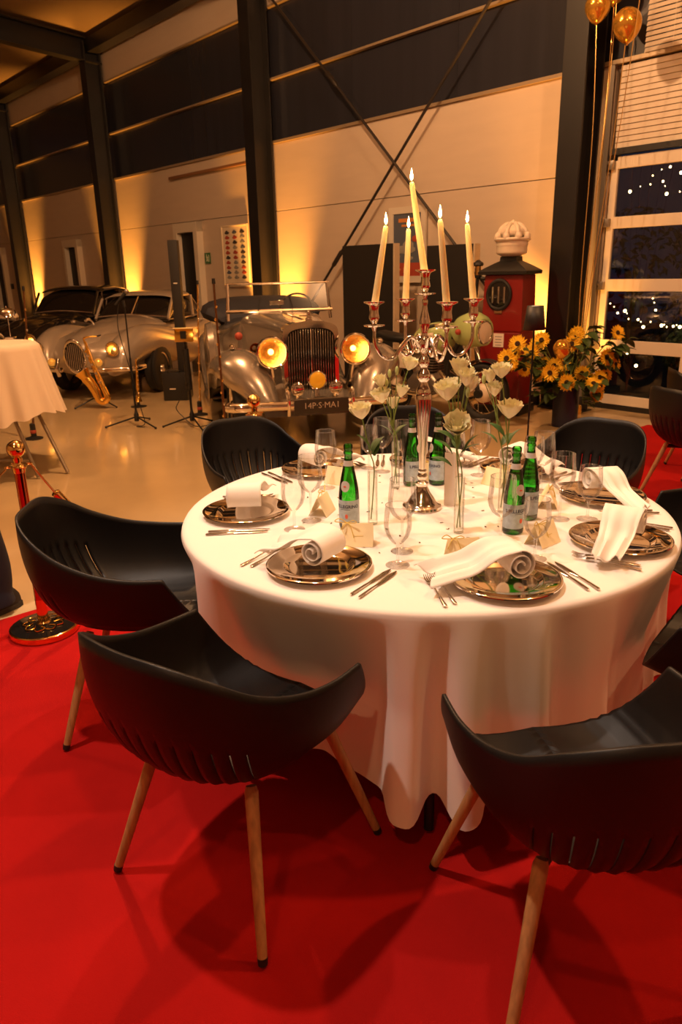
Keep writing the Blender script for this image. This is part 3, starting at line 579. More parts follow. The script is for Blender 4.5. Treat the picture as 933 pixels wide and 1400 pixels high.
for b, (px, py), l in zip(candle_bases, tops, nm):
    tp = far(px, py, b.y); d = tp - b; t = E('taper_candle', l, 'candle', b, 0, 'candles in the candelabra')
    O('wax', MB().tube([(0, 0, 0), d * .1, d * .6, d * .97, d], [.0125, .0125, .0108, .0088, .006], 16), M['wax'], t)
    O('wick', MB().tube([d, d + Vector((.001, 0, .010))], .0009, 5), M['wick'], t)
    fc = d + Vector((0, 0, .004))
    O('flame', MB().lathe([(0, 0), (.0035, .004), (.0052, .011), (.0046, .019), (.0025, .028), (.0008, .036), (0, .040)], 12, fc, cap=False), M['flame'], t)
    lamp('candle_light', 'POINT', b + fc + Vector((0, 0, .015)), 1.1, (1, .55, .2), shadow_soft_size=.012)
# ------------------------------------------------------------------ vases with lisianthus
def bloom_mb(open_=1.0):
    q = MB()
    for ring, (n, rs_, hz, op) in enumerate(((5, .028, .046, 1.0), (5, .022, .050, .8), (4, .013, .047, .3))):
        for k in range(n):
            a0 = 2 * PI * k / n + ring * .6
            def fn(u, v, a0=a0):
                hw = 1.15 * (.45 + .75 * v - .35 * v * v); a = a0 + (u - .5) * 2 * hw; r = .004 + rs_ * open_ * sin(min(1, v * 1.05) * PI * .62) * (.82 + .42 * v ** 4 * op); edge = .0045 * sin((u - .5) * 16 + k) * v ** 3
                return ((r + edge) * cos(a), (r + edge) * sin(a), hz * v - .010 * abs(2 * u - 1) ** 2 * v + edge)
            q.grid(fn, 7, 6)
    return q
def leaf_mb(L, W_):
    def fn(u, v): x = (v - .5) * 2; wv = W_ * sin(PI * min(1, u * .93 + .05)) ** .8; return (x * wv, u * L, .12 * L * u * (1 - u) * 2 + abs(x) * wv * .3 - .15 * L * u * u)
    return MB().grid(fn, 8, 5)
bl_me = [O('bloom', bloom_mb(1.0), M['petal'], smooth=70), O('bloom', bloom_mb(.7), M['petal'], smooth=70)]
lf_me = O('leaf', leaf_mb(.075, .016), M['leaf'], smooth=70)
bud_me = O('bud', MB().ball((0, 0, .016), (.008, .008, .018), 10, 7), M['bud'])
tmpl = bl_me + [lf_me, bud_me]
def put(src, parent, loc, dirv, sc=1.0, twist=0):
    c = bpy.data.objects.new(src.name.split('.')[0], src.data); COL.objects.link(c); c.parent = parent
    c.location = loc; q = Vector(dirv).to_track_quat('Z', 'Y'); c.rotation_mode = 'QUATERNION'; c.rotation_quaternion = q @ Matrix.Rotation(twist, 3, 'Z').to_quaternion(); c.scale = (sc, sc, sc)
    return c
vases = [(510, 716, 'slim clear glass vase beside the bottle behind the place card', [((494, 566), 0, 1.1)], [], [(505, 610, -1), (512, 612, 1), (520, 618, .4)]),
         (541, 667, 'slim clear glass vase close to the candelabra foot', [((522, 545), 0, 1.15), ((538, 553), 1, 1.0), ((549, 537), 1, 1.0), ((521, 524), 1, 1.0), ((560, 500), 0, 1.0)], [(533, 512), (543, 508), (529, 525)], [(536, 590, -1), (543, 600, 1)]),
         (627, 728, 'slim clear glass vase in front of the tall menu card', [((612, 540), 0, 1.2), ((618, 530), 0, 1.0), ((628, 506), 1, 1.1), ((638, 520), 1, 1.05), ((644, 528), 1, 1.0), ((625, 584), 0, 1.2)], [(622, 534), (646, 510), (640, 538)], [(612, 600, -1), (606, 615, -1.2), (636, 612, 1), (626, 608, .2), (648, 610, 1), (606, 634, -1), (618, 570, 0)]),
         (687, 700, 'slim clear glass vase among the glasses before the floor lamp', [((697, 565), 0, 1.25), ((670, 517), 1, 1.0), ((686, 510), 0, 1.0), ((677, 535), 1, 1.0)], [(662, 520)], [(700, 600, 1.2), (672, 600, -1), (680, 590, -.6), (692, 603, .5)])]
def clear(px, py, b, placed, rng, gap):          # depth along the sight line that keeps a head clear of its neighbours
    best = None
    for k in range(25):
        y = b.y + rng[0] + (rng[1] - rng[0]) * ((k * 11 + 12) % 25) / 24; p = far(px, py, y); d = min([(p - o).length for o in placed] or [9])
        if best is None or d > best[0] + 1e-6: best = (d, p)
        if d > gap: best = (d, p); break
    placed.append(best[1]); return best[1]
vp = MB().lathe([(0, .002), (.0155, 0), (.0178, .002), (.0178, .2), (.0168, .201), (.0164, .2), (.0164, .016), (0, .014)], 28, cap=False)
for px, py, l, blooms, buds, leaves in vases:
    b = at(px, py, z0); placed = []
    tag(O('bud_vase', vp, M['vglass'], loc=b, smooth=50), l, 'vase', 'bud vases on the round table')
    nst = 2 if len(blooms) > 2 else 1; groups = [blooms[i::nst] for i in range(nst)]; lg = [leaves[i::nst] for i in range(nst)]; bg = [buds[i::nst] for i in range(nst)]
    for gi in range(nst):
        t = E('lisianthus_stem', ('cream lisianthus in the ', 'second cream lisianthus in the ')[gi] + l, 'flower', b, 0, 'lisianthus in the bud vases')
        off = Vector((-.006 + .012 * gi, .004 * gi, .018)); neck = Vector((.006 - .012 * gi, -.003, .20)); first = True
        fork = None
        for (fx, fy), kind, sc in groups[gi]:
            p = clear(fx, fy, b, placed, (-.10, -.055) if fy > 575 and len(groups[gi]) > 1 else (-.075, .075), .060) - b
            if first: fork = neck.lerp(p, .35); path = bez([off, neck, fork, p], 7); first = False
            else: path = bez([fork, fork.lerp(p, .5) + Vector((0, 0, .012)), p], 6)
            O('stem', MB().tube(path, .0022, 6), M['stem'], t)
            d = (path[-1] - path[-4]).normalized() + Vector((0, -.25, .5)); put(bl_me[kind], t, p - d.normalized() * .018, d, sc * 1.0, rnd.uniform(0, 6))
        for fx, fy in bg[gi]:
            p = far(fx, fy, b.y + rnd.uniform(-.03, .03)) - b; O('stem', MB().tube(bez([fork, fork.lerp(p, .6), p], 5), .0015, 5), M['stem'], t); put(bud_me, t, p - Vector((0, 0, .012)), (p.x * .3, 0, 1), 1)
        for fx, fy, sd in lg[gi]:
            p = far(fx, fy, b.y - .02 + rnd.uniform(-.02, .02)) - b; c = put(lf_me, t, p, (0, 0, 1)); c.rotation_mode = 'XYZ'; c.rotation_euler = (R(rnd.uniform(25, 60)), R(rnd.uniform(-20, 20)), -sd * R(70) + R(rnd.uniform(-15, 15)))
            root = neck.lerp(fork, .6); c.location = Vector((root.x + (p.x - root.x) * .35, root.y - .006, max(p.z - .02, .225)))
for o in tmpl: bpy.data.objects.remove(o)
# confetti
q = MB()
for k in range(70):
    a, r_ = rnd.uniform(0, 2 * PI), .12 + .38 * math.sqrt(rnd.random()); p = Vector((TC.x + r_ * cos(a), TC.y + r_ * sin(a), z0 + .0006)); an = rnd.uniform(0, PI); L = rnd.uniform(.004, .007); u = Vector((cos(an), sin(an), 0)) * L; v = Vector((-sin(an), cos(an), 0)) * L * .5
    q.add([p - u - v, p + u - v, p + u + v + Vector((0, 0, .001)), p - u + v], [(0, 1, 2, 3)])
tag(O('confetti', q, M['steelc'], smooth=0), 'tiny dark confetti scattered over the tablecloth', 'confetti', kind='stuff')
# ================================================================== stanchions and ropes
def stanchion(p, l):
    t = E('rope_stanchion', l, 'stanchion', p, 0, 'rope stanchions along the carpet edge')
    b = O('base', MB().lathe([(0, .0), (.15, 0), (.158, .004), (.160, .012), (.158, .030), (.152, .034), (.148, .034)], 48, cap=False), M['brass'], t)
    O('base_plate', MB().lathe([(.149, .033), (.10, .038), (.03, .046), (0, .047)], 48, cap=False), mat('stanchion_black', (.01, .009, .008), .08), b)
    q = MB()
    for k in range(9):
        a = 2 * PI * k / 9; q.tube(bez([(.05 * cos(a), .05 * sin(a), .047), (.075 * cos(a + .25), .075 * sin(a + .25), .046), (.095 * cos(a - .1), .095 * sin(a - .1), .044), (.08 * cos(a - .4), .08 * sin(a - .4), .045)], 5), .003, 5)
    o = O('gold_scroll_print', q, M['gold'], b); o['kind'] = 'stuff'
    O('collar', MB().lathe([(.034, .042), (.034, .05), (.0245, .055), (.0245, .16), (.0245, .17)], 24, cap=False), M['brass'], t)
    O('post', MB().lathe([(.0235, .165), (.0235, .80)], 28), mat('copper_post', (.55, .16, .06), .10, 1), t)
    O('neck', MB().lathe([(.026, .79), (.028, .80), (.028, .815), (.022, .822), (.018, .84), (.021, .85), (.021, .856), (.014, .862)], 24), M['brass'], t)
    O('ring_plate', MB().torus((0, 0, .822), .038, .004, 24, 6, sq=.7), M['brass'], t)
    for k in range(4):
        a = PI / 4 + k * PI / 2; O('hook_ring', MB().torus((.048 * cos(a), .048 * sin(a), .822), .014, .003, 14, 6), M['brass'], t)
    O('ball_finial', MB().ball((0, 0, .898), .040, 24, 14), M['brass'], t)
    return t
SA = at(62, 862, .006); SB = SA + WN * 2.0; SB = at(347, 549, .90); SB.z = 0
stanchion((SA.x, SA.y, .006), 'gold ball-topped rope stanchion with copper post beside the left armchair'.replace('left ', ''))
stanchion((SB.x, SB.y, .006), 'gold ball-topped rope stanchion before the silver open car')
def rope(a, b, sag, l):
    a, b = Vector(a), Vector(b); t = E('barrier_rope', l, 'rope', a, 0, 'velvet ropes between the stanchions'); P = []
    for k in range(25):
        u = k / 24; P.append((b - a) * u + Vector((0, 0, -sag * 4 * u * (1 - u))))
    O('velvet', MB().tube(P[3:-3], .019, 12), M['ropered'], t)
    for q in (P[:4], P[::-1][:4]):
        d = (q[3] - q[1]).normalized(); O('end_sleeve', MB().tube([q[2] - d * .035, q[2] - d * .03, q[3], q[3] + d * .03], [.012, .021, .021, .0215], 12), M['brass'], t)
        O('snap_hook', MB().tube([q[0], q[1], q[2] - d * .03], .005, 6), M['brass'], t)
dS = (SB - SA); dS.z = 0; dS.normalize()
rope(SA + dS * .06 + Vector((0, 0, .815)), SB - dS * .06 + Vector((0, 0, .815)), .60, 'red velvet rope hanging between the two gold stanchions')
rope(SA - dS * .06 + Vector((0, 0, .815)), SA - dS * 1.9 + Vector((0, 0, .815)), .32, 'red velvet rope hanging away from the stanchion past the standing person')
# ================================================================== standing person (only the near leg enters the photograph)
pf = at(22, 832, .0)
def person(loc, rz):
    t = E('person', 'person in dark jeans and dark shoes standing behind the rope', 'person', loc, rz)
    V = [(0, 0, .95), (0, .0, 1.12), (0, .0, 1.32), (0, .01, 1.44), (0, .02, 1.52), (0, .03, 1.60), (0, .03, 1.72),
         (.10, 0, .90), (.115, .02, .50), (.12, -.02, .10), (.125, .06, .045), (.13, .17, .03), (-.10, 0, .90), (-.115, .02, .50), (-.12, -.02, .10), (-.125, .06, .045), (-.13, .17, .03),
         (.19, 0, 1.40), (.25, -.02, 1.12), (.25, .08, .88), (.25, .11, .80), (-.19, 0, 1.40), (-.25, -.02, 1.12), (-.25, .08, .88), (-.25, .11, .80)]
    Ed = [(0, 1), (1, 2), (2, 3), (3, 4), (4, 5), (5, 6), (0, 7), (7, 8), (8, 9), (9, 10), (10, 11), (0, 12), (12, 13), (13, 14), (14, 15), (15, 16), (3, 17), (17, 18), (18, 19), (19, 20), (3, 21), (21, 22), (22, 23), (23, 24)]
    Rd = [.16, .14, .16, .10, .055, .085, .085, .095, .065, .05, .045, .035, .095, .065, .05, .045, .035, .065, .045, .035, .035, .065, .045, .035, .035]
    for sx in (-1, 1):
        for k in range(5):
            n = len(V); base = 20 if sx > 0 else 24
            if k < 4: V += [(sx * (.235 + .018 * (k - 1)) if False else sx * .25 + (k - 1.5) * .004, .085 + .020 * k, .745 + .006 * abs(k - 1)), (sx * .245, .092 + .019 * k, .70 + .008 * abs(k - 1.3))]
            else: V += [(sx * .235, .15, .79), (sx * .228, .165, .755)]
            Ed += [(base, n), (n, n + 1)]; Rd += [.0095, .008]
    me = bpy.data.meshes.new('body'); me.from_pydata(V, Ed, []); o = bpy.data.objects.new('body', me); COL.objects.link(o); o.parent = t
    sk = o.modifiers.new('skin', 'SKIN'); 
    for i, r_ in enumerate(Rd): me.skin_vertices[0].data[i].radius = (r_, r_ * (.75 if i in (0, 1, 2, 3) else 1))
    me.skin_vertices[0].data[0].use_root = True
    ss = o.modifiers.new('sub', 'SUBSURF'); ss.levels = ss.render_levels = 2; me.materials.append(M['skin'])
    O('shirt', MB().loft([supere(w_, -d_, d_, 2.4, 28) for w_, d_ in ((.2, .14), (.195, .135), (.19, .13), (.215, .14), (.235, .14), (.20, .12), (.11, .08))]), M['shirt'], t)
    sh = t.children[-1].data
    zs = [.88, .95, 1.1, 1.25, 1.38, 1.45, 1.48]
    for i, v in enumerate(sh.vertices): v.co = (v.co.x, v.co.z, zs[i // 28])
    for sx in (-1, 1):
        O('sleeve', MB().tube([(sx * .17, 0, 1.42), (sx * .21, -.01, 1.3), (sx * .255, -.02, 1.12), (sx * .255, .06, .93)], [.085, .068, .056, .047], 14), M['shirt'], t)
        O('trouser_leg', MB().tube(bez([(sx * .085, 0, .96), (sx * .105, .005, .72), (sx * .115, .02, .50), (sx * .118, -.01, .28), (sx * .12, -.01, .16), (sx * .122, .0, .10), (sx * .122, .0, .055)], 4), [.115] * 3 + [.105, .10, .095, .092, .09, .088, .086, .085, .084, .083, .083, .082, .081, .080, .078, .077, .078, .082, .084, .086, .088, .088], 18), M['jeans'], t)
        ft = O('shoe', MB().loft([[(sx * .125 + x * w_, y, z * h_ + .028) for x, z in ((-1, 0), (-.92, .45), (-.6, .85), (0, 1), (.6, .85), (.92, .45), (1, 0))] for y, w_, h_ in ((-.115, .026, .05), (-.09, .038, .085), (-.03, .042, .095), (.03, .044, .085), (.09, .05, .062), (.14, .05, .05), (.18, .038, .038), (.197, .015, .018))], closed=False, cap=False), M['shoe'], t, smooth=60)
        O('sole', MB().loft([[(sx * .125 + x * w_, y, z) for x, z in ((-1, 0.002), (-1, .03), (1, .03), (1, .002))] for y, w_ in ((-.12, .028), (-.09, .04), (-.03, .044), (.03, .046), (.09, .052), (.14, .052), (.185, .04), (.203, .016))]), M['sole'], ft)
        for k in range(4): O('lace', MB().tube([(sx * .125 - .024, .02 + .024 * k, .112 - .011 * k), (sx * .125, .024 + .024 * k, .122 - .012 * k), (sx * .125 + .024, .02 + .024 * k, .112 - .011 * k)], .004, 6), M['black'], ft)
    h = O('head', MB().ball((0, .03, 1.675), (.078, .095, .118), 24, 16), M['skin'], t)
    O('nose', MB().loft([[(-.004, .118, 1.70), (.004, .118, 1.70), (0, .112, 1.70)], [(-.014, .122, 1.652), (.014, .122, 1.652), (0, .145, 1.655)]]), M['skin'], h)
    for sx in (-1, 1):
        O('eye', MB().ball((sx * .031, .112, 1.69), (.012, .008, .007), 10, 7), M['cloth'], h); O('ear', MB().ball((sx * .079, .025, 1.675), (.009, .02, .032), 10, 7), M['skin'], h)
    O('mouth', MB().ball((0, .113, 1.615), (.022, .008, .006), 10, 6), M['redink'], h)
    O('hair', MB().grid(lambda u, v: (.085 * cos(PI / 2 * v) * cos(2 * PI * u), .015 + .103 * cos(PI / 2 * v) * sin(2 * PI * u), 1.70 + .105 * sin(PI / 2 * v) - .05 * (sin(2 * PI * u) < -.1) * (1 - v)), 24, 8, cu=True), M['hair'], h, solid=.012)
    return t
# the visible shoe and trouser leg stand at the frame edge; the other leg and the body are further out
person((-1.865, 3.475, 0), math.atan2(.55, -.83))
# ================================================================== high table
HC = Vector((-2.98, 6.36, 0))
t = E('bistro_table', 'high folding bistro table with crossed legs under a white cloth', 'table', HC)
O('tabletop', MB().lathe([(0, 1.072), (.365, 1.072), (.37, 1.082), (.365, 1.092), (0, 1.095)], 40, cap=False), M['darkwood'], t)
gl = mat('grey_tube', (.32, .26, .19), .4, .5)
for a, b in (((.10, .1, 1.07), (.62, -.22, .012)), ((.10, -.25, 1.07), (.42, -.36, .012)), ((-.10, .1, 1.07), (-.55, -.22, .012)), ((-.10, -.25, 1.07), (-.3, -.36, .012))): O('leg', MB().tube([a, b], .016, 10), gl, t)
O('cross_bar', MB().tube([(.36, -.342, .16), (-.245, -.342, .16)], .014, 8), gl, t)
def hfn(u, v):
    th = 2 * PI * u
    if v < .3: return (.408 * (v / .3) ** .8 * cos(th), .408 * (v / .3) ** .8 * sin(th), 1.098)
    q = (v - .3) / .7; f = .6 * sin(15 * th + .6 * sin(2 * th)) + .4 * sin(23 * th + 1); r = .412 + .14 * q + .035 * f * q
    return (r * cos(th), r * sin(th), 1.09 - q * (.585 + .012 * f + .03 * sin(4 * th)))
tag(O('bistro_tablecloth', MB().grid(hfn, 220, 26, cu=True), mat('cream_linen', (.84, .72, .58), .85, spec=.15, bump=.1, bscale=700), loc=HC, smooth=70), 'cream tablecloth hanging in pleats over the high bistro table', 'tablecloth')
p = at(15, 463, 1.1); t = E('mushroom_lamp', 'small chrome mushroom table lamp on the high bistro table', 'lamp', p)
O('base', MB().box((0, 0, .008), (.075, .075, .016)), M['chrome'], t, bevel=.003); O('pole', MB().tube([(0, 0, .015), (0, 0, .205)], .004, 8), M['chrome'], t)
O('dome_shade', MB().lathe([(.092, .185), (.094, .187), (.088, .215), (.070, .245), (.04, .263), (.01, .27), (0, .271)], 32, cap=False), M['chrome'], t, solid=.003); O('finial', MB().ball((0, 0, .277), .008, 10, 7), M['chrome'], t)
p = at(-12, 462, 1.1); t = E('flower_posy', 'small posy of white and green blossoms on the high bistro table', 'flowers', p)
O('glass', MB().lathe([(0, .0), (.03, 0), (.035, .12), (.034, .12), (.029, .01), (0, .01)], 20, cap=False), M['vglass'], t)
for k in range(16):
    a = rnd.uniform(0, 6.28); q = Vector((.09 * cos(a) * rnd.random() + .03, .08 * sin(a), rnd.uniform(.25, .46))); st = O('stem', MB().tube([(0, 0, .02), (q.x * .4, q.y * .4, q.z * .6), q], .002, 5), M['stem'], t)
    O('blossom', MB().ball(q, rnd.uniform(.016, .026), 8, 6), M[('petal', 'bud')[k % 3 == 0]], st)
# ================================================================== stage gear
def tripod(t, r, z, ang, mt=M['blackm'], rr=.009):
    for k in range(3):
        a = ang + 2 * PI * k / 3; l = O('leg', MB().tube([(.015 * cos(a), .015 * sin(a), z), (r * cos(a), r * sin(a), .014)], rr, 8), mt, t)
        O('rubber_foot', MB().ball((r * cos(a), r * sin(a), .014), .014, 8, 6), M['black'], l)
    O('hub', MB().lathe([(.012, z - .05), (.026, z - .045), (.028, z + .03), (.018, z + .05), (.012, z + .08)], 14), M['black'], t)
mp = at(188, 582); t = E('microphone_stand', 'black tripod microphone stand in front of the grey car', 'stand', mp)
tripod(t, .34, .10, R(200)); top = far(174, 412, mp.y - .0) - mp
O('pole', MB().tube([(0, 0, .05), (0, 0, .75), (0, 0, .76), (0, 0, top.z - .06)], [.0125, .0125, .008, .008], 10), M['blackm'], t)
O('clip', MB().tube([(0, 0, top.z - .06), (-.01, 0, top.z + .01)], .016, 10), M['black'], t)
O('cable', MB().tube(bez([(-.05, 0, top.z + .02), (-.09, -.02, top.z - .25), (-.03, -.02, .75), (.02, -.02, .5), (.07, -.03, .2), (.1, -.05, .03), (.02, -.1, .012), (.12, -.14, .012)], 7), .005, 6), M['black'], t)
t = E('microphone', 'handheld microphone with silver mesh head clipped on its stand', 'microphone', mp + Vector((-.01, 0, top.z + .015)))
O('handle', MB().tube([(-.085, -.02, -.05), (.0, 0, .04), (.03, .007, .068)], [.011, .017, .019], 12), M['black'], t); O('mesh_head', MB().ball((.045, .011, .086), .028, 14, 9), M['engine'], t)
# saxophone on its stand
xp = at(135, 556); t = E('instrument_stand', 'low black tripod stand holding the saxophone', 'stand', xp)
tripod(t, .30, .13, R(215)); O('post', MB().tube([(0, 0, .12), (0, .02, .42)], .011, 8), M['blackm'], t); O('cradle', MB().tube(bez([(-.07, -.05, .46), (-.05, .02, .43), (.05, .02, .43), (.07, -.05, .46)], 5), .010, 8), M['black'], t); O('lower_fork', MB().tube([(-.03, -.09, .15), (0, 0, .17), (.05, -.09, .15)], .008, 6), M['black'], t)
Y = xp.y - .15
def sx_(x, y): return far(x, y, Y) - xp
t = E('saxophone', 'golden tenor saxophone resting upright on a low stand', 'saxophone', xp)
body = [sx_(116, 467), sx_(124, 492), sx_(134, 515), sx_(143, 534), sx_(147, 544), sx_(142, 549), sx_(136, 546), sx_(131, 535), sx_(124, 524), sx_(118, 517)]
O('body_tube', MB().tube(bez(body, 5), [.017 + .026 * min(1, i / 22) for i in range(23)] + [.043 + .0012 * i for i in range(23)], 16), M['gold'], t)
O('bell', MB().tube([sx_(121, 521), sx_(117, 515), sx_(113.5, 510), sx_(112, 508)], [.062, .07, .088, .10], 24, cap=False), M['gold'], t)
O('neck', MB().tube(bez([sx_(116, 468), sx_(114.5, 463), sx_(119, 461), sx_(128, 460), sx_(134, 459.5)], 5), [.012] * 12 + [.009] * 9, 10), M['gold'], t)
O('mouthpiece', MB().tube([sx_(133, 459.6), sx_(138, 458)], [.012, .008], 8), M['black'], t)
for k in range(9):
    f = k / 8; c = sx_(119 + 22 * f, 480 + 48 * f) + Vector((.0, -.045, 0)); O('key', MB().lathe([(0, -.004), (.017, -.004), (.019, 0), (.015, .006), (0, .008)], 12, c, rotm('X', R(80)), cap=False), M['chrome' if k % 2 else 'gold'], t)
O('key_rod', MB().tube([sx_(119, 474) + Vector((.03, -.035, 0)), sx_(141, 528) + Vector((.04, -.04, 0))], .004, 6), M['gold'], t)
# straight horn on a peg
sp = at(190, 556); t = E('straight_horn', 'slim golden straight horn standing on a small peg behind the microphone stand', 'horn', sp)
hp = far(186, 490, sp.y) - sp
O('peg_base', MB().lathe([(0, 0), (.10, 0), (.10, .008), (.02, .018), (.012, .1), (0, .1)], 20, cap=False), M['black'], t)
O('horn_tube', MB().tube([(0, 0, .07), hp * .12 + Vector((0, 0, .05)), hp * .2, hp * .6, hp], [.05, .032, .026, .017, .009], 14), M['gold'], t)
for k in range(8): O('key', MB().ball(hp * (.2 + .09 * k) + Vector((.012, -.022, 0)), (.012, .006, .010), 8, 6), M['chrome' if k % 2 else 'gold'], t)
# music desk stand
gp = at(264, 584); t = E('music_stand', 'black tripod music stand with amber desk before the column speaker', 'stand', gp)
tripod(t, .33, .12, R(60)); tz = (far(252, 462, gp.y) - gp)
O('pole', MB().tube([(0, 0, .08), (tz.x * .3, 0, .5), (tz.x, 0, tz.z)], [.013, .013, .009], 10), M['blackm'], t)
O('sleeve', MB().tube([(tz.x * .3, 0, .42), (tz.x * .8, 0, tz.z * .88)], .034, 12), M['black'], t)
O('desk', MB().box((tz.x + .005, -.03, tz.z + .03), (.20, .012, .14), rotm('X', R(-15))), M['gold'], t, bevel=.003); O('lip', MB().box((tz.x + .005, -.055, tz.z + .105), (.21, .05, .01)), M['wax'], t, bevel=.002); O('clamp', MB().box((tz.x, -.045, tz.z + .035), (.06, .03, .08)), M['black'], t, bevel=.004)
O('cable', MB().tube(bez([(tz.x, -.04, .5), (-.12, -.05, .3), (-.16, -.03, .22), (-.1, -.05, .14), (.05, -.1, .03), (.2, .1, .01)], 6), .005, 6), M['black'], t)
# column loudspeaker
cp = at(241, 548); t = E('column_loudspeaker', 'slim black column loudspeaker rising from a subwoofer box beside the grey car', 'loudspeaker', cp)
O('subwoofer', MB().box((0, .2, .19), (.33, .40, .38)), M['black'], t, bevel=.02); O('badge', MB().box((-.03, -.004, .16), (.08, .006, .014)), M['pbg'], t)
ct = far(246, 328, cp.y + .2) - cp; cbm = far(255, 470, cp.y + .2) - cp
O('array_column', MB().box((.10, .2, (.38 + ct.z) / 2), (.125, .14, ct.z - .38)), M['board'], t, bevel=.01); O('logo', MB().box((.10, .128, ct.z - .53), (.05, .006, .014)), M['white'], t); O('handle', MB().tube([(-.08, .0, .37), (-.08, -.0, .40), (.08, 0, .40), (.08, 0, .37)], .008, 6), M['blackm'], t)
# slender poles
def pole(bx, by, tx, ty, l, foot, mm='woodm'):
    b = at(bx, by); d = far(tx, ty, b.y) - b; t = E('slender_pole', l, 'pole', b)
    if foot: O('foot', MB().lathe([(0, 0), (.09, 0), (.09, .012), (.03, .03), (.028, .16), (.012, .17)], 18, cap=False), M['black'], t); O('foot_band', MB().lathe([(.029, .06), (.0305, .062), (.0305, .095), (.029, .097)], 16, cap=False), M['pred'], t)
    else: O('foot', MB().lathe([(0, 0), (.022, 0), (.024, .02), (.022, .12), (.012, .15)], 14, cap=False), M['black'], t)
    O('shaft', MB().tube([d * .06, d * .5, d], [.013, .011, .009], 10), M[mm], t)
    for k in range(12):
        f = .14 + .066 * k; O('brass_fitting', MB().ball(d * f + Vector((.009 if k % 2 else -.009, -.008, 0)), (.010, .009, .013), 8, 6), M['brass' if k % 3 else 'chrome'], t)
    O('tip', MB().tube([d * .985, d * 1.0 + Vector((0, 0, .02))], [.016, .013], 8), M['black'], t)
pole(312, 632, 292, 384, 'slender dark pole with brass fittings before the silver car wheel', False); pole(274, 567, 270, 386, 'slender brass-dotted pole on a round black foot by the spare wheel', True, 'brass')
pole(47, 600, 32, 394, 'slender brown pole rising behind the high bistro table', True)
# ================================================================== vehicles
def wheel(parent, c, r, w_, hub, yaw=0, spokes=0):
    m = rotm('Z', yaw) @ rotm('Y', PI / 2)
    t = O('tyre', MB().lathe([(r * .70, -w_ / 2), (r * .92, -w_ / 2), (r * .985, -w_ * .4), (r, -w_ * .2), (r, w_ * .2), (r * .985, w_ * .4), (r * .92, w_ / 2), (r * .70, w_ / 2), (r * .68, 0), (r * .70, -w_ / 2)], 36, c, m, cap=False), M['tyre'], parent)
    O('rim', MB().lathe([(r * .70, -w_ * .42), (r * .62, -w_ * .3), (r * .60, 0), (r * .62, w_ * .3), (r * .70, w_ * .42)], 30, c, m, cap=False), M[hub], t)
    O('hub_cap', MB().lathe([(0, -w_ * .52), (r * .16, -w_ * .48), (r * .2, -w_ * .3), (r * .60, -w_ * .12), (r * .60, w_ * .12), (r * .2, w_ * .3), (r * .16, w_ * .48), (0, w_ * .52)], 24, c, m, cap=False), M[hub], t)
    return t
def lampset(parent, c, r, lensm, depth=.16, post=None):
    m = rotm('X', PI / 2)          # axis towards +y of the car
    c = Vector(c); q = rotm('X', -PI / 2)
    b = O('lamp_bowl', MB().lathe([(r, 0), (r * .97, -depth * .25), (r * .8, -depth * .6), (r * .45, -depth * .92), (0, -depth)], 28, c, q, cap=False), M['chrome'], parent)
    O('lamp_rim', MB().torus(c, r, r * .09, 32, 8, q), M['chrome'], b)
    if lensm == 'lens':
        O('reflector', MB().lathe([(r * .95, -.002)] + [(r * .95 * k / 8, -depth * .8 * (1 - (k / 8) ** 2)) for k in range(7, -1, -1)], 28, c, q, cap=False), M['reflector'], b)
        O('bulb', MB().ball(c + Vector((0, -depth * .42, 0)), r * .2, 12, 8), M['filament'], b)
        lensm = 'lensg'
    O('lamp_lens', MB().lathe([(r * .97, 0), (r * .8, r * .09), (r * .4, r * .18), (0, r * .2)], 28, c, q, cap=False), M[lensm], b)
    if post: O('lamp_post', MB().tube([c + Vector((0, -depth * .4, -r * .9)), Vector(post)], [.02, .028], 10), M['chrome'], b)
    return b
# ---- silver open tourer; local +y = forward, bumper at y = 0
fc = Vector((-.17, 6.80, 0)); az = R(195.5)           # heading
BZ = math.atan2(.25, -.97)
bt = E('vintage_open_car', 'silver open vintage car with upright grille and large round headlamps', 'car', (fc.x, fc.y, 0), PI - R(14.0) * -1)
G0 = -.34
def arch(hw, zt, zb, k=14, pk=.0):
    q = [(-hw, zb)]
    for i in range(k + 1):
        a = PI - PI * i / k; q.append((hw * math.copysign(abs(cos(a)) ** .55, cos(a)), zt - .11 + .11 * sin(a) ** .8 + pk * max(0, 1 - abs(cos(a)) * 3)))
    return q + [(hw, zb)]
out, inn = arch(.270, 1.17, .40, pk=.015), arch(.232, 1.115, .43)
gm = MB(); n = len(out)
gm.add([(x, G0, z) for x, z in out] + [(x, G0, z) for x, z in inn] + [(x, G0 - .16, z) for x, z in out] + [(x, G0 - .06, z) for x, z in inn],
       [(i, i + 1, n + i + 1, n + i) for i in range(n - 1)] + [(i, 2 * n + i, 2 * n + i + 1, i + 1) for i in range(n - 1)] + [(n + i, n + i + 1, 3 * n + i + 1, 3 * n + i) for i in range(n - 1)])
gr = O('radiator_shell', gm, M['chrome'], bt, smooth=35)
O('radiator_core', MB().prism(inn, (G0 - .06, G0 - .05)), M['grillb'], gr, smooth=0)
for k in range(19):
    x = -.216 + .024 * k; zt = 1.105 - .11 * (1 - math.sqrt(max(0, 1 - (abs(x) / .235) ** 3.2))); O('grille_bar', MB().box((x, G0 - .022, (.43 + zt) / 2), (.0048, .028, zt - .43)), M['chrome'] if k % 1 == 0 else M['steel'], gr, bevel=.002)
O('centre_bar', MB().box((0, G0 - .004, .77), (.012, .02, .68)), M['chrome'], gr, bevel=.003)
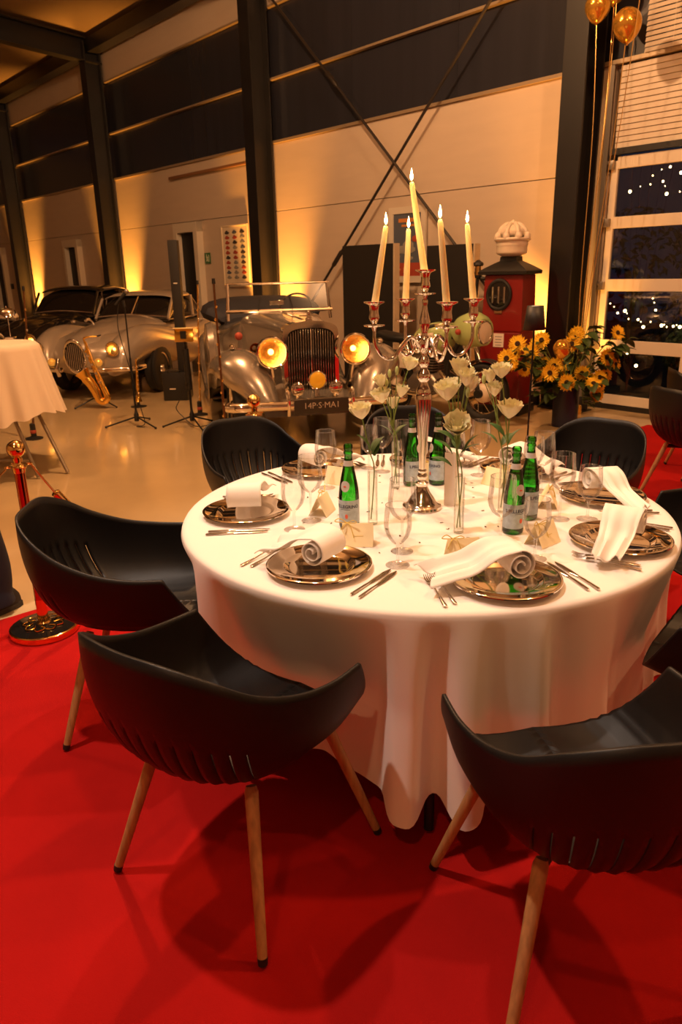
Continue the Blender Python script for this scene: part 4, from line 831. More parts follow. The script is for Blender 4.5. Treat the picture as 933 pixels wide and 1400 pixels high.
O('radiator_cap', MB().lathe([(.028, 1.16), (.034, 1.185), (.034, 1.20), (.02, 1.21), (.014, 1.235), (.02, 1.25), (.012, 1.275), (0, 1.28)], 18, (0, G0 - .07, 0)).bar((-.09, G0 - .07, 1.225), (.09, G0 - .07, 1.225), .012, .012), M['chrome'], gr)
def hood(hw, zt, zb, y): return [(x, y, z) for x, z in arch(hw, zt, zb, 18)]
O('bonnet', MB().loft([hood(.268, 1.165, .45, G0 - .15), hood(.30, 1.172, .45, G0 - .5), hood(.37, 1.18, .45, G0 - 1.1), hood(.47, 1.19, .45, G0 - 1.6)], closed=False, cap=False), M['carsil'], bt)
O('bonnet_hinge', MB().tube([(0, G0 - .16, 1.172), (0, G0 - 1.6, 1.196)], .006, 6), M['chrome'], bt)
O('body_tub', MB().loft([supere(w_, z_, t_, 3.6, 28, y) for y, w_, z_, t_ in ((G0 - 1.58, .52, .42, 1.19), (G0 - 1.9, .62, .40, 1.12), (G0 - 2.6, .70, .40, 1.05), (G0 - 3.4, .70, .42, 1.02), (G0 - 3.9, .55, .5, .95), (G0 - 4.1, .3, .6, .85))]), M['carsil'], bt)
O('chassis', MB().box((0, -2.2, .38), (1.0, 4.0, .14)), M['carblk'], bt); O('front_apron', MB().loft([supere(.36, .36, .48, 3, 20, -.16), supere(.42, .36, .52, 3, 20, -.34), supere(.40, .36, .60, 3, 20, -.5)]), M['carsil'], bt)
for sx in (-1, 1):
    P = bez([(.46, -.06, .42), (.52, -.09, .53), (.60, -.17, .70), (.66, -.32, .86), (.685, -.53, .92), (.725, -.75, .865), (.735, -1.0, .70), (.74, -1.25, .50), (.74, -1.55, .37), (.74, -2.4, .35)], 5)
    W_ = [.07, .15, .215, .25, .255, .245, .22, .20, .185, .17]; ws_ = []
    for i in range(len(P)): f = i / (len(P) - 1) * 9; k = min(int(f), 8); ws_.append(W_[k] + (W_[k + 1] - W_[k]) * (f - k))
    secs = []
    for i, p in enumerate(P):
        tn = (P[min(i + 1, len(P) - 1)] - P[max(i - 1, 0)]).normalized(); nrm = Vector((0, -tn.z, tn.y)).normalized(); nrm = nrm if nrm.z >= -.2 else -nrm
        if nrm.y < 0 and i < 15: nrm = Vector((0, abs(tn.z), abs(tn.y))).normalized()
        elif i < 15: nrm = Vector((0, abs(tn.z), abs(tn.y))).normalized()
        ax = Vector((1, 0, 0)); h = ws_[i] * .85; row = []
        for j in range(15):
            a = PI * j / 14; row.append(Vector((sx * p.x, p.y, p.z)) + ax * sx * (ws_[i] * -cos(a)) + nrm * (h * sin(a) ** .85 - h * .95))
        secs.append(row)
    O('front_wing', MB().loft(secs, closed=False, cap=False), M['carsil'], bt, solid=.012, smooth=60)
    P2 = bez([(.72, -2.4, .36), (.72, -2.75, .55), (.72, -3.0, .80), (.70, -3.3, .90), (.66, -3.7, .8), (.6, -4.1, .5)], 5)
    O('rear_wing', MB().loft([[Vector((sx * p.x, p.y, p.z)) + Vector((sx * .17 * -cos(PI * j / 10), 0, .13 * sin(PI * j / 10) - .12)) for j in range(11)] for p in P2], closed=False, cap=False), M['carsil'], bt, solid=.012, smooth=60)
    O('running_board', MB().box((sx * .74, -1.95, .335), (.30, 1.1, .03)), M['carblk'], bt, bevel=.005)
    wheel(bt, (sx * .70, -.56, .37), .37, .16, 'chrome'); wheel(bt, (sx * .68, -3.3, .37), .37, .16, 'chrome')
    lampset(bt, (sx * .40, -.20, .915), .140, 'lens', .2, (sx * .38, -.32, .60))
    lampset(bt, (sx * .185, -.14, .575), .060, 'chrome', .08, (sx * .185, -.2, .47))
    O('side_lamp', MB().ball((sx * .735, -.50, .955), (.032, .05, .028), 12, 8), M['chrome'], bt)
    O('overrider', MB().tube(bez([(sx * .305, .012, .36), (sx * .305, .035, .42), (sx * .305, .035, .53), (sx * .305, .0, .58), (sx * .305, -.04, .54)], 5), .019, 10), M['chrome'], bt)
    O('bumper_iron', MB().box((sx * .33, -.2, .42), (.05, .4, .05)), M['carblk'], bt)
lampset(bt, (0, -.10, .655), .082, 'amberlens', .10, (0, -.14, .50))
O('bumper', MB().tube(bez([(-.84, -.09, .45), (-.76, -.03, .45), (-.4, 0, .45), (0, .01, .45), (.4, 0, .45), (.76, -.03, .45), (.84, -.09, .45)], 5), .046, 14), M['chrome'], bt)
for sx in (-1, 1): O('bumper_end', MB().ball((sx * .84, -.09, .45), .050, 14, 9), M['chrome'], bt)
pl = O('number_plate', MB().box((0, .055, .44), (.52, .012, .13)), M['nplate'], bt, bevel=.004)
v_, f_ = textmesh('14P·S·MA1', .078)
O('plate_lettering', MB().add([(-x, .0622, .445 + y) for x, y, _ in v_], f_), M['platetxt'], pl, smooth=0, weld=False)
# windscreen
wsf = MB(); yb = G0 - 1.62
for sx in (-1, 1): wsf.tube([(sx * .60, yb - .05, 1.10), (sx * .585, yb - .10, 1.34), (sx * .58, yb - .13, 1.50)], .018, 8)
wsf.tube([(-.60, yb - .13, 1.50), (.60, yb - .13, 1.50)], .013, 8).tube([(-.62, yb - .06, 1.20), (.62, yb - .06, 1.20)], .022, 8)
w1 = O('windscreen_frame', wsf, M['chrome'], bt); O('windscreen_pane', MB().add([(-.575, yb - .06, 1.21), (.575, yb - .06, 1.21), (.57, yb - .128, 1.49), (-.57, yb - .128, 1.49)], [(0, 1, 2, 3)]), M['ws'], w1, smooth=0)
O('rear_mirror', MB().box((.02, yb - .14, 1.285), (.17, .03, .055)), M['chrome'], w1, bevel=.01)
O('wiper', MB().tube([(-.15, yb - .02, 1.22), (-.12, yb - .07, 1.36)], .006, 6).tube([(.25, yb - .02, 1.22), (.22, yb - .07, 1.36)], .006, 6), M['blackm'], w1)
O('steering_wheel', MB().torus((-.26, yb - .42, 1.20), .20, .012, 28, 8, rotm('X', R(62))).tube([(-.26, yb - .42, 1.20), (-.26, yb - .1, 1.05)], .016, 8).bar((-.45, yb - .42, 1.20), (-.07, yb - .42, 1.20), .02, .008), M['carblk'], bt)
O('folded_hood', MB().loft([supere(w_, z_, t_, 2.6, 20, y) for y, w_, z_, t_ in ((G0 - 2.75, .60, 1.0, 1.12), (G0 - 2.9, .76, .98, 1.28), (G0 - 3.25, .80, .95, 1.33), (G0 - 3.6, .70, .95, 1.22), (G0 - 3.75, .5, 1.0, 1.1))]), M['leather'], bt)
for sx in (-1, 1): O('seat_back', MB().loft([supere(.26, .8, t_, 3, 18, y, sx * .30) for y, t_ in ((G0 - 2.42, 1.10), (G0 - 2.5, 1.18), (G0 - 2.62, 1.15))]), M['leather'], bt)
O('spare_wheel', MB().lathe([(0, -.05), (.24, -.06), (.33, -.055), (.355, 0), (.33, .055), (.24, .07), (0, .06)], 32, (.86, -1.30, .80), rotm('Y', PI / 2), cap=False), M['carsil'], bt)
O('horn', MB().lathe([(.02, -.12), (.025, -.02), (.05, .02), (.055, .03)], 16, (.50, -.62, .92), rotm('X', -PI / 2), cap=False), M['brass'], bt); O('wing_lamp', MB().ball((.62, -.9, 1.02), .04, 12, 8), M['pred'], bt)

# ---- closed coupe bodies
def coupe(t, paint, S=1.0, roofz=1.34, W2=.80, L=4.45, split=True, tone='chrome', saloon=False):
    yw = -1.72 if not saloon else -1.75
    O('body', MB().loft([supere(w_, z0_, z1_, n_, 36, y) for y, w_, z0_, z1_, n_ in ((.0, .22, .42, .66, 2.2), (-.10, .42, .34, .76, 2.4), (-.35, .60, .30, .86, 2.6), (-.8, .70, .28, .91, 3.0), (-1.3, .74, .28, .93, 3.2), (-1.8, .76, .28, .94, 3.4), (-2.6, .78, .28, .93, 3.4), (-3.3, .76, .30, .92, 3.0), (-3.9, .62, .34, .80, 2.6), (-L, .28, .42, .58, 2.2))]), M[paint], t, smooth=60)
    O('bonnet', MB().loft([supere(w_, .5, z1_, 2.2, 28, y) for y, w_, z1_ in ((-.02, .14, .72), (-.2, .28, .86), (-.6, .38, .96), (-1.2, .48, 1.03), (yw - .02, .60, 1.05))]), M[paint], t, smooth=60)
    for sx in (-1, 1):
        P = bez([(.52, .02, .58), (.56, -.12, .68), (.60, -.45, .80), (.62, -.9, .82), (.64, -1.5, .74), (.66, -2.2, .62)], 5); m_ = len(P)
        O('front_wing', MB().loft([[Vector((sx * p.x, p.y, p.z - .1)) + Vector((sx * (.19 * min(1, .62 + i * .06)) * cos(2 * PI * j / 20), 0, (.24 * min(1, .55 + i * .08)) * sin(2 * PI * j / 20))) for j in range(20)] for i, p in enumerate(P)]), M[paint], t, smooth=60)
        P = bez([(.66, -2.2, .6), (.68, -2.7, .74), (.68, -3.1, .80), (.64, -3.6, .74), (.55, -4.2, .52)], 4)
        O('rear_wing', MB().loft([[Vector((sx * p.x, p.y, p.z - .12)) + Vector((sx * .17 * cos(2 * PI * j / 18), 0, .22 * sin(2 * PI * j / 18))) for j in range(18)] for p in P]), M[paint], t, smooth=60)
        O('wheel_arch', MB().lathe([(.0, 0), (.345, 0), (.36, .01)], 30, (sx * .775, -.95, .36), rotm('Y', PI / 2), cap=False), M['dark'], t)
        wheel(t, (sx * .72, -.95, .33), .33, .16, tone); wheel(t, (sx * .72, -3.3, .33), .33, .16, tone)
        lampset(t, (sx * .55, .035, .70), .092, 'lens', .12)
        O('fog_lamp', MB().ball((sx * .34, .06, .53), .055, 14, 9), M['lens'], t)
        O('bumper', MB().tube(bez([(sx * .16, .14, .44), (sx * .5, .10, .44), (sx * .78, -.08, .44), (sx * .82, -.3, .44)], 5), .035, 12), M['chrome'], t)
        O('overrider', MB().tube([(sx * .2, .14, .36), (sx * .2, .19, .46), (sx * .2, .13, .58)], .028, 10), M['chrome'], t)
    gz = O('grille_surround', MB().torus((0, .045, .60), .15, .016, 28, 8, Matrix.Scale(1.45, 3, Vector((0, 0, 1))) @ rotm('X', R(78))), M['chrome'], t)
    O('grille_opening', MB().lathe([(0, 0), (.145, 0)], 24, (0, .03, .60), Matrix.Scale(1.45, 3, Vector((0, 0, 1))) @ rotm('X', R(78)), cap=False), M['dark'], gz)
    for k in range(9): O('grille_bar', MB().box((-.112 + .028 * k, .045, .60), (.009, .02, .38 * math.sqrt(1 - (abs(k - 4) / 4.6) ** 2))), M['chrome'], gz)
    O('bonnet_mascot', MB().tube(bez([(0, -.55, .98), (0, -.5, 1.03), (0, -.4, 1.06), (0, -.34, 1.04)], 4), [.012] * 6 + [.02] * 7, 8), M['chrome'], t)
    # cabin
    rz_, rl = roofz, -3.35 if not saloon else -3.6
    gh = [(yw, .60, .92, 1.0), (yw - .22, .585, .92, rz_ - .12), (yw - .45, .56, .92, rz_ - .035), (yw - .9, .55, .92, rz_ - .015), (rl + .55, .52, .92, rz_ - .06), (rl, .42, .92, 1.0)]
    O('glazing', MB().loft([supere(w_, z_, t_, 3.4, 28, y) for y, w_, z_, t_ in gh]), M['carglass'], t, smooth=50)
    def rim(w_, z_, y, h): return [(x, y, z) for x, z in [(w_ * math.copysign(abs(cos(a)) ** .6, cos(a)), z_ + h * sin(a)) for a in [PI * i / 14 for i in range(15)]]]
    O('roof', MB().loft([rim(w_, z_, y, h) for y, w_, z_, h in ((yw - .28, .57, rz_ - .10, .06), (yw - .5, .575, rz_ - .075, .08), (yw - .95, .565, rz_ - .065, .085), (rl + .5, .535, rz_ - .11, .085), (rl + .1, .46, rz_ - .26, .10), (rl - .25, .42, .92, .12))], closed=False, cap=False), M[paint], t, smooth=60, solid=.012)
    for sx in (-1, 1):
        O('pillar', MB().tube([(sx * .60, yw + .03, .98), (sx * .585, yw - .22, rz_ - .09)], .022, 8), M[paint], t); O('pillar', MB().tube([(sx * .585, yw - 1.0, .95), (sx * .565, yw - 1.0, rz_ - .06)], .025, 8), M[paint], t); O('quarter_window_bar', MB().tube([(sx * .605, yw - .30, .98), (sx * .585, yw - .36, rz_ - .09)], .010, 6), M['chrome'], t)
        O('window_sill', MB().tube([(sx * .61, yw, .965), (sx * .62, yw - 1.0, .97), (sx * .5, rl + .2, .97)], .012, 6), M['chrome'], t)
    if split: O('screen_bar', MB().tube([(0, yw + .045, 1.03), (0, yw - .27, rz_ - .06)], .012, 6), M['chrome'], t)
    O('scuttle_strip', MB().tube(bez([(-.58, yw - .0, 1.01), (0, yw + .06, 1.05), (.58, yw - .0, 1.01)], 6), .012, 6), M['chrome'], t)
    O('steering_wheel', MB().torus((-.28, yw - .35, 1.03), .17, .01, 24, 6, rotm('X', R(60))), M['carblk'], t)
    O('side_mirror', MB().ball((.70, -1.2, .98), (.045, .03, .03), 12, 8), M['chrome'], t)
def heading(dx, dy): return math.atan2(-dx, dy)
j = E('vintage_coupe', 'pale grey vintage coupe with split windscreen behind the saxophone', 'car', (-3.50, 9.98, 0), heading(-.2, -.98)); coupe(j, 'cargrey', roofz=1.36)
k_ = E('vintage_saloon', 'black vintage saloon car beyond the pale grey coupe', 'car', (-5.25, 11.7, 0), heading(-.24, -.97)); coupe(k_, 'carblk', roofz=1.44, split=False, saloon=True)
# ---- motorcycle, local +y forward, front wheel contact at origin
mt = E('motorcycle', 'sage green vintage motorcycle parked before the red petrol pump', 'motorcycle', (1.58, 7.95, 0), heading(.66, -.75))
def mwheel(y, r, nm):
    w_ = O('tyre', MB().torus((0, y, r), r - .05, .05, 40, 10, rotm('Y', PI / 2)), M['tyre'], mt); O('rim', MB().torus((0, y, r), r - .10, .014, 40, 8, rotm('Y', PI / 2)), M['chrome'], w_)
    O('drum_hub', MB().lathe([(0, -.075), (.06, -.075), (.095, -.05), (.105, -.03), (.105, .03), (.095, .05), (.06, .075), (0, .075)], 28, (0, y, r), rotm('Y', PI / 2), cap=False), M['globe'], w_)
    for k in range(18):
        a = 2 * PI * k / 18; O('spoke', MB().tube([(.03 * (-1) ** k, y + .1 * cos(a), r + .1 * sin(a)), (0, y + (r - .1) * cos(a + .25), r + (r - .1) * sin(a + .25))], .0025, 4), M['chrome'], w_)
mwheel(0, .33, 'f'); mwheel(-1.36, .33, 'r')
for sx in (-1, 1):
    O('fork_stanchion', MB().tube([(sx * .09, -.06, .50), (sx * .09, -.30, .98)], .019, 10), M['chrome'], mt)
    lg = O('fork_slider', MB().tube([(sx * .09, 0, .33), (sx * .09, -.09, .56), (sx * .09, -.105, .60)], [.027, .027, .03], 10), M['black'], mt); O('axle_boss', MB().lathe([(0, -.03), (.045, -.03), (.05, 0), (.045, .03), (0, .03)], 18, (sx * .09, 0, .33), rotm('Y', PI / 2), cap=False), M['black'], lg)
    O('exhaust', MB().tube(bez([(sx * .10, -.55, .52), (sx * .15, -.42, .42), (sx * .17, -.55, .28), (sx * .17, -1.0, .27), (sx * .18, -1.75, .34)], 6), [.022] * 12 + [.04] * 13, 10), M['chrome'], mt)
    O('shock_absorber', MB().tube([(sx * .12, -1.34, .38), (sx * .12, -1.22, .72)], .026, 10), M['blackm'], mt)
    O('handlebar', MB().tube(bez([(0, -.34, 1.02), (sx * .14, -.36, 1.06), (sx * .28, -.44, 1.05), (sx * .36, -.54, 1.02)], 5), .012, 8), M['chrome'], mt); O('grip', MB().tube([(sx * .30, -.46, 1.045), (sx * .38, -.57, 1.01)], .018, 8), M['black'], mt); O('indicator', MB().ball((sx * .20, -.22, .98), .032, 12, 8), M['pred'], mt)
O('front_mudguard', MB().grid(lambda u, v: ((v - .5) * .13, .36 * cos(R(40 + 110 * u)), .33 + .36 * sin(R(40 + 110 * u))), 16, 5), M['black'], mt, solid=.006)
O('rear_mudguard', MB().grid(lambda u, v: ((v - .5) * .15, -1.36 + .37 * cos(R(60 + 130 * u)), .33 + .37 * sin(R(60 + 130 * u))), 16, 5), M['black'], mt, solid=.006)
O('headlamp_cowl', MB().loft([supere(w_, z_, t_, 2.4, 24, y) for y, w_, z_, t_ in ((-.44, .06, .90, 1.04), (-.32, .15, .82, 1.14), (-.17, .19, .80, 1.19), (-.05, .17, .82, 1.14), (-.02, .15, .83, 1.11))]), M['mgreen'], mt); lampset(mt, (0, -.015, .97), .115, 'globe', .05)
O('fuel_tank', MB().loft([supere(w_, z_, t_, 2.7, 24, y) for y, w_, z_, t_ in ((-.46, .06, .80, .96), (-.52, .14, .75, 1.03), (-.66, .18, .73, 1.06), (-.82, .17, .75, 1.03), (-.94, .12, .78, .95), (-1.0, .04, .80, .88))]), M['mgreen'], mt); O('tank_panel', MB().loft([supere(.172, .84, .99, 2.6, 20, -.60), supere(.188, .83, 1.0, 2.6, 20, -.70), supere(.174, .84, .98, 2.6, 20, -.80)]), M['globe'], mt)
O('filler_cap', MB().lathe([(.035, 1.0), (.035, 1.018), (0, 1.022)], 16, (0, -.62, 0)), M['chrome'], mt)
O('saddle', MB().loft([supere(w_, .80, t_, 3, 20, y) for y, w_, t_ in ((-.92, .09, .86), (-1.0, .13, .90), (-1.3, .14, .90), (-1.55, .12, .93), (-1.62, .06, .88))]), M['black'], mt)
O('frame', MB().tube(bez([(0, -.34, .88), (0, -.5, .60), (0, -.55, .30), (0, -1.0, .28), (0, -1.1, .6), (0, -.9, .78), (0, -.36, .92)], 5), .022, 8), M['black'], mt)
en = O('engine_case', MB().loft([supere(.13, .26, t_, 3, 20, y) for y, t_ in ((-.60, .44), (-.66, .5), (-.95, .5), (-1.02, .42))]), M['engine'], mt)
for k in range(7): O('cooling_fin', MB().box((0, -.74, .52 + .03 * k), (.20 - .006 * k, .17, .014)), M['engine'], en, bevel=.004)
O('cylinder', MB().lathe([(.06, .48), (.06, .74)], 18, (0, -.74, 0)), M['blackm'], en); O('side_panel', MB().box((.11, -1.08, .62), (.03, .22, .2)).box((-.11, -1.08, .62), (.03, .22, .2)), M['globe'], mt, bevel=.012)
O('stand', MB().tube([(.1, -.95, .28), (.2, -.98, .012)], .012, 8), M['black'], mt)
# ================================================================== petrol pump
pp = E('petrol_pump', 'tall red vintage petrol pump with opal crown globe', 'petrol pump', (1.96, 8.62, 0), R(-36))
O('cabinet', MB().loft([[(x, y, z) for x, y in ((-w_, -d_), (w_, -d_), (w_, d_), (-w_, d_))] for z, w_, d_ in ((.10, .245, .20), (.95, .245, .20), (.955, .238, .193), (.965, .238, .193), (.97, .245, .20), (1.60, .225, .185))]), M['pump'], pp, smooth=0, bevel=.012)
O('plinth', MB().box((0, 0, .05), (.56, .47, .10)), M['black'], pp, bevel=.01)
O('cornice', MB().loft([[(x, y, z) for x, y in ((-w_, -w_ * .85), (w_, -w_ * .85), (w_, w_ * .85), (-w_, w_ * .85))] for z, w_ in ((1.60, .23), (1.605, .275), (1.64, .28), (1.65, .27), (1.70, .19), (1.735, .13), (1.75, .10), (1.80, .095))]), M['black'], pp, smooth=30)
di = O('dial_bezel', MB().torus((-.04, -.20, 1.38), .135, .02, 32, 8, Matrix.Scale(1.18, 3, Vector((0, 0, 1))) @ rotm('X', PI / 2)), M['black'], pp); O('dial_glass', MB().lathe([(0, .012), (.08, .008), (.13, 0)], 28, (-.04, -.205, 1.38), Matrix.Scale(1.18, 3, Vector((0, 0, 1))) @ rotm('X', PI / 2), cap=False), M['carglass'], di)
for dx in (-.07, .0, .07): O('sight_tube', MB().tube([(-.04 + dx, -.212, 1.29), (-.04 + dx, -.212, 1.47)], .016, 8), M['chrome'], di)
O('dial_latch', MB().box((-.04, -.20, 1.20), (.09, .02, .05)), M['darkwood'], di, bevel=.004)
nt_ = O('paper_notice', MB().box((-.02, -.203, .87), (.125, .003, .155)), M['paper'], pp, smooth=0)
for k in range(4): O('notice_line', MB().box((-.02, -.2052, .91 - .032 * k), (.085 - .012 * (k % 2), .001, .010)), M['pgrey'], nt_, smooth=0)
gl_ = O('globe_bowl', MB().lathe([(.095, 1.80), (.14, 1.815), (.165, 1.83), (.17, 1.85), (.166, 1.90), (.172, 1.915), (.176, 1.93), (.172, 1.945), (.182, 1.965), (.192, 1.99)], 40, cap=False), M['globe'], pp, smooth=50)
O('crown_band', MB().torus((0, 0, 1.985), .185, .017, 40, 8), M['globe'], gl_)
for k in range(8):
    a = 2 * PI * k / 8; O('crown_point', MB().lathe([(.0, -.02), (.032, -.01), (.04, .02), (.028, .05), (.0, .075)], 12, (.17 * cos(a), .17 * sin(a), 1.995), cap=False), M['globe'], gl_)
for k in range(4):
    a = PI * k / 4; O('crown_arch', MB().tube(bez([(.165 * cos(a), .165 * sin(a), 2.0), (.14 * cos(a), .14 * sin(a), 2.09), (.06 * cos(a), .06 * sin(a), 2.15), (0, 0, 2.13), (-.06 * cos(a), -.06 * sin(a), 2.15), (-.14 * cos(a), -.14 * sin(a), 2.09), (-.165 * cos(a), -.165 * sin(a), 2.0)], 4), .024, 10), M['globe'], gl_)
O('crown_cap', MB().ball((0, 0, 2.06), (.15, .15, .09), 24, 12), M['globe'], gl_); O('crown_finial', MB().ball((0, 0, 2.165), .03, 12, 8), M['globe'], gl_)
nz = O('sight_glass', MB().lathe([(.035, 1.60), (.035, 1.70)], 16, (-.37, -.06, 0)), M['brass'], pp); O('sight_glass_cap', MB().lathe([(.05, 1.70), (.062, 1.715), (.055, 1.74), (.03, 1.755), (.015, 1.77)], 16, (-.37, -.06, 0)).lathe([(.02, 1.56), (.045, 1.575), (.05, 1.60)], 16, (-.37, -.06, 0)), M['black'], nz)
O('bracket_pipe', MB().tube(bez([(-.22, -.02, 1.52), (-.30, -.05, 1.56), (-.37, -.06, 1.57)], 5), .02, 8).tube([(-.39, -.06, 1.58), (-.52, -.1, 1.78)], .014, 8), M['black'], pp)
O('hose', MB().tube(bez([(-.37, -.06, 1.57), (-.38, -.07, 1.4), (-.385, -.09, 1.1), (-.34, -.12, .8), (-.30, -.14, .6), (-.27, -.1, .75)], 6), .02, 10), M['black'], pp)
pp.scale = (1, 1, .965)
# ================================================================== sunflowers
vb = at(772, 584); vb = Vector((vb.x + .02, vb.y + .08, 0))
tag(O('floor_vase', MB().lathe([(0, 0), (.125, 0), (.132, .008), (.132, .40), (.126, .404), (.12, .40), (.12, .02), (0, .02)], 40, cap=False), M['navy'], loc=vb), 'navy blue cylindrical floor vase holding sunflowers', 'vase')
def sf_head():
    q = MB()
    for ring in range(2):
        for k in range(15):
            a = 2 * PI * (k + .5 * ring) / 15; L = .074 - .008 * ring + rnd.uniform(-.006, .006); ca, sa = cos(a), sin(a); z = .004 * ring
            pts = [(.026, -.008, z), (.026 + L * .5, -.013, z + .012), (.026 + L, 0, z + .004 + rnd.uniform(-.012, .012)), (.026 + L * .5, .013, z + .012), (.026, .008, z)]
            q.add([(x * ca - y * sa, x * sa + y * ca, zz) for x, y, zz in pts], [(0, 1, 2), (0, 2, 4), (2, 3, 4)])
    return q
hd = O('petals', sf_head(), M['yel'], smooth=0); dc = O('flower_disc', MB().lathe([(.030, -.006), (.034, .004), (.028, .012), (.012, .010), (0, .008)], 18, cap=False), M['disc'])
def big_leaf():
    def fn(u, v): x = (v - .5) * 2; wv = .055 * sin(PI * min(1, u * .9 + .08)) ** .7; return (x * wv, u * .15, .03 * u * (1 - u) + abs(x) * wv * .35 - .05 * u * u)
    return MB().grid(fn, 7, 5)
blf = O('leaf', big_leaf(), M['dleaf'], smooth=70)
heads = [(699, 497), (708, 470), (718, 505), (727, 482), (738, 512), (744, 497), (752, 510), (758, 500), (770, 497), (775, 523), (786, 462), (790, 456), (800, 472), (796, 510), (806, 520), (812, 524), (820, 516), (829, 512), (816, 540), (830, 488), (741, 465), (728, 495), (782, 470), (693, 490), (765, 515), (822, 527), (842, 498), (705, 482), (845, 455), (735, 470)]
placed = []
def bundle_path(p, k):                         # foot, mouth of the vase, then out over the rim towards p
    h = Vector((p.x, p.y, 0)); u = h.normalized() if h.length > .02 else Vector((1, 0, 0)); r_ = .03 + .055 * min(1, h.length / .5); side = Vector((-u.y, u.x, 0)) * (.02 * ((k * 7) % 5 - 2))
    m = u * r_ + side
    if m.length > .092: m = m.normalized() * .092
    ft = m * .8 + Vector((0, 0, .05)); nk = m + Vector((0, 0, .425)); P = [ft, ft.lerp(nk, .5), nk]
    if p.z < .60: P.append(u * min(h.length * .8, .20) + Vector((0, 0, .475)))
    else: P.append(nk.lerp(p, .55) + Vector((0, 0, .05)))
    return P[2], P[3], bez(P + [p], 5)
def hang_leaf(t, q, sc):
    c = put(blf, t, q, (0, 0, 1), sc); c.rotation_mode = 'XYZ'; c.rotation_euler = (R(rnd.uniform(-25, 30)), R(rnd.uniform(-25, 25)), math.atan2(-q.x, q.y) + R(rnd.uniform(-55, 55)))
for i, (px, py) in enumerate(heads):
    p = clear(px, py, vb, placed, (-.40, -.2) if px < 710 or py > 520 else (-.36, .14), .14) - vb; t = E('sunflower', 'small yellow sunflower with dark disc in the navy floor vase', 'sunflower', vb, 0, 'sunflowers in the navy floor vase')
    nk, el, path = bundle_path(p, i); O('stem', MB().tube(path, .005, 6), M['stem'], t)
    d = Vector((p.x * .8 + rnd.uniform(-.25, .25), -.55 + rnd.uniform(-.25, .2), rnd.uniform(.0, .45))).normalized(); sc = rnd.uniform(.8, 1.05)
    put(hd, t, p, d, sc, rnd.uniform(0, 6)); put(dc, t, p + d * .003, d, sc * .8)
    for k in range(4):
        q = path[int(len(path) * (.70 + .07 * k))]; hang_leaf(t, q - d * .02, rnd.uniform(.7, 1.15))
for i, (px, py) in enumerate(((843, 475), (858, 465), (805, 448), (800, 555), (735, 540), (760, 545), (785, 550), (850, 480), (815, 450))):
    p = clear(px, py, vb, placed, (-.30, .10), .10) - vb; t = E('leafy_branch', 'dark green leafy branch among the sunflowers in the floor vase', 'branch', vb, 0, 'leafy branches in the navy floor vase')
    if p.z < .5: h = Vector((p.x, p.y, 0)); h = h.normalized() * max(h.length, .24); p = Vector((h.x, h.y, p.z))
    nk, el, path = bundle_path(p, i + 3); O('stem', MB().tube(path, .004, 6), M['stem'], t)
    for k in range(9): hang_leaf(t, path[int((len(path) - 1) * (.72 + .035 * k))], rnd.uniform(.6, 1.0))
for o in (hd, dc, blf): bpy.data.objects.remove(o)
# ================================================================== balloons
def balloon(c, r, l, knot, tail, grp='gold balloons beside the glazed door', tilt=0):
    t = E('balloon', l, 'balloon', c, 0, grp); prof = [(0, 1.02)]
    for k in range(1, 16): a = PI / 2 - PI * k / 16; prof.append((cos(a) * (1 if a > 0 else (1 - .25 * (-sin(a)) ** 2)), (1.02 if a > 0 else 1.28) * sin(a)))
    prof += [(.05, -1.30), (.07, -1.36), (0, -1.35)]
    O('skin', MB().lathe([(a * r, b * r) for a, b in prof], 28, cap=False, m=rotm('Y', tilt)), M['ballo'], t, smooth=70)
    if tail: O('ribbon', MB().tube([Vector(p) for p in bez([(0, 0, -1.34 * r), tail * .3 + Vector((.02, .01, 0)), tail * .7 + Vector((-.02, 0, 0)), tail], 6)], .0045, 5), M['ribbon'], t)
    return t
anc = Wp(4.52, .56, 0)
bw = E('balloon_weight', 'small gold weight holding the balloon ribbons beside the floor vase', 'weight', anc); O('block', MB().lathe([(0, 0), (.07, 0), (.07, .09), (.05, .11), (0, .11)], 20, cap=False), M['ballo'], bw); O('loop', MB().torus((0, 0, .12), .018, .004, 14, 6, rotm('X', PI / 2)), M['ribbon'], bw)
anc2 = Wp(2.9, .5, 0)
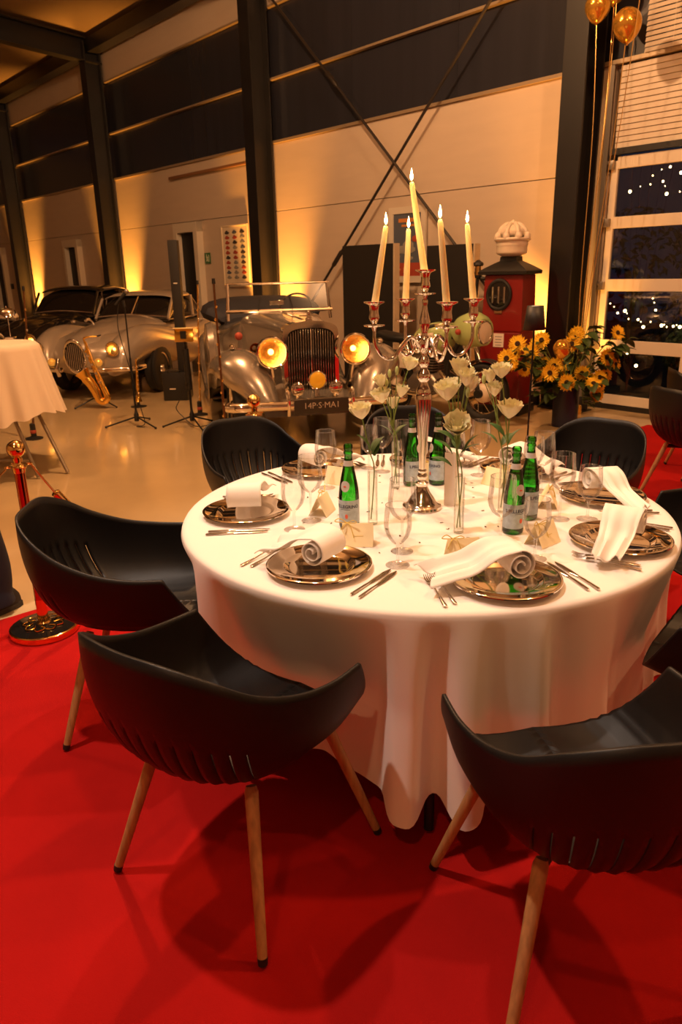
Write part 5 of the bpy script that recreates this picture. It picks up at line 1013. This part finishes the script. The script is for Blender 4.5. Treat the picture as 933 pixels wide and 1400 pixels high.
bw2 = E('balloon_weight', 'small gold weight holding balloon ribbons before the far part of the glazed door', 'weight', anc2); O('block', MB().lathe([(0, 0), (.07, 0), (.07, .09), (.05, .11), (0, .11)], 20, cap=False), M['ballo'], bw2); O('loop', MB().torus((0, 0, .12), .018, .004, 14, 6, rotm('X', PI / 2)), M['ribbon'], bw2)
for i, (px, py, r, e, l) in enumerate(((818, 8, .125, .55, 'gold balloon nearest the dark column, high up'), (858, 32, .135, .60, 'gold balloon hanging lowest of the bunch, high up'), (842, -16, .12, .23, 'gold balloon tucked between two others at the ceiling bunch'), (1045, -45, .13, .6, 'gold balloon floating beyond the far end of the slatted blind'), (880, -45, .13, .7, 'gold balloon at the top of the bunch before the blind'), (850, -75, .13, .55, 'topmost gold balloon of the ribboned bunch'), (938, -62, .13, .75, 'gold balloon shading the slatted blind above the door'), (1000, -110, .13, .6, 'gold balloon over the far end of the slatted blind'))):
    c = onwall(px, py, e); balloon(c, r, l, 0, (anc if px < 890 else anc2) + Vector((rnd.uniform(-.006, .006), rnd.uniform(-.006, .006), .136)) - c, tilt=rnd.uniform(-.12, .12))
q = far(769, 476, vb.y - .38); t = balloon(q, .085, 'gold balloon nestled among the sunflowers', 0, None); O('stick', MB().tube(bez([Vector((0, 0, -.1)), vb + Vector((-.075, -.17, .52)) - q, vb + Vector((-.04, -.08, .41)) - q, vb + Vector((0, -.07, .06)) - q], 6), .004, 6), M['ribbon'], t)
# ================================================================== floor lamp
lp = at(716, 690, .006); t = E('floor_lamp', 'slim black floor lamp with small conical shade behind the round table', 'lamp', lp)
O('base', MB().lathe([(0, 0), (.09, 0), (.09, .012), (.02, .02), (0, .02)], 28, cap=False), M['blackm'], t); tz = (far(720, 418, lp.y) - lp).z
O('pole', MB().tube([(0, 0, .02), (0, 0, tz - .04)], .0065, 10), M['blackm'], t)
O('shade', MB().lathe([(.072, tz - .155), (.052, tz)], 32, cap=False), M['shade'], t, solid=.003); O('diffuser', MB().lathe([(0, tz - .004), (.050, tz - .004), (.050, tz - .012), (0, tz - .012)], 24, cap=False), M['shadein'], t)
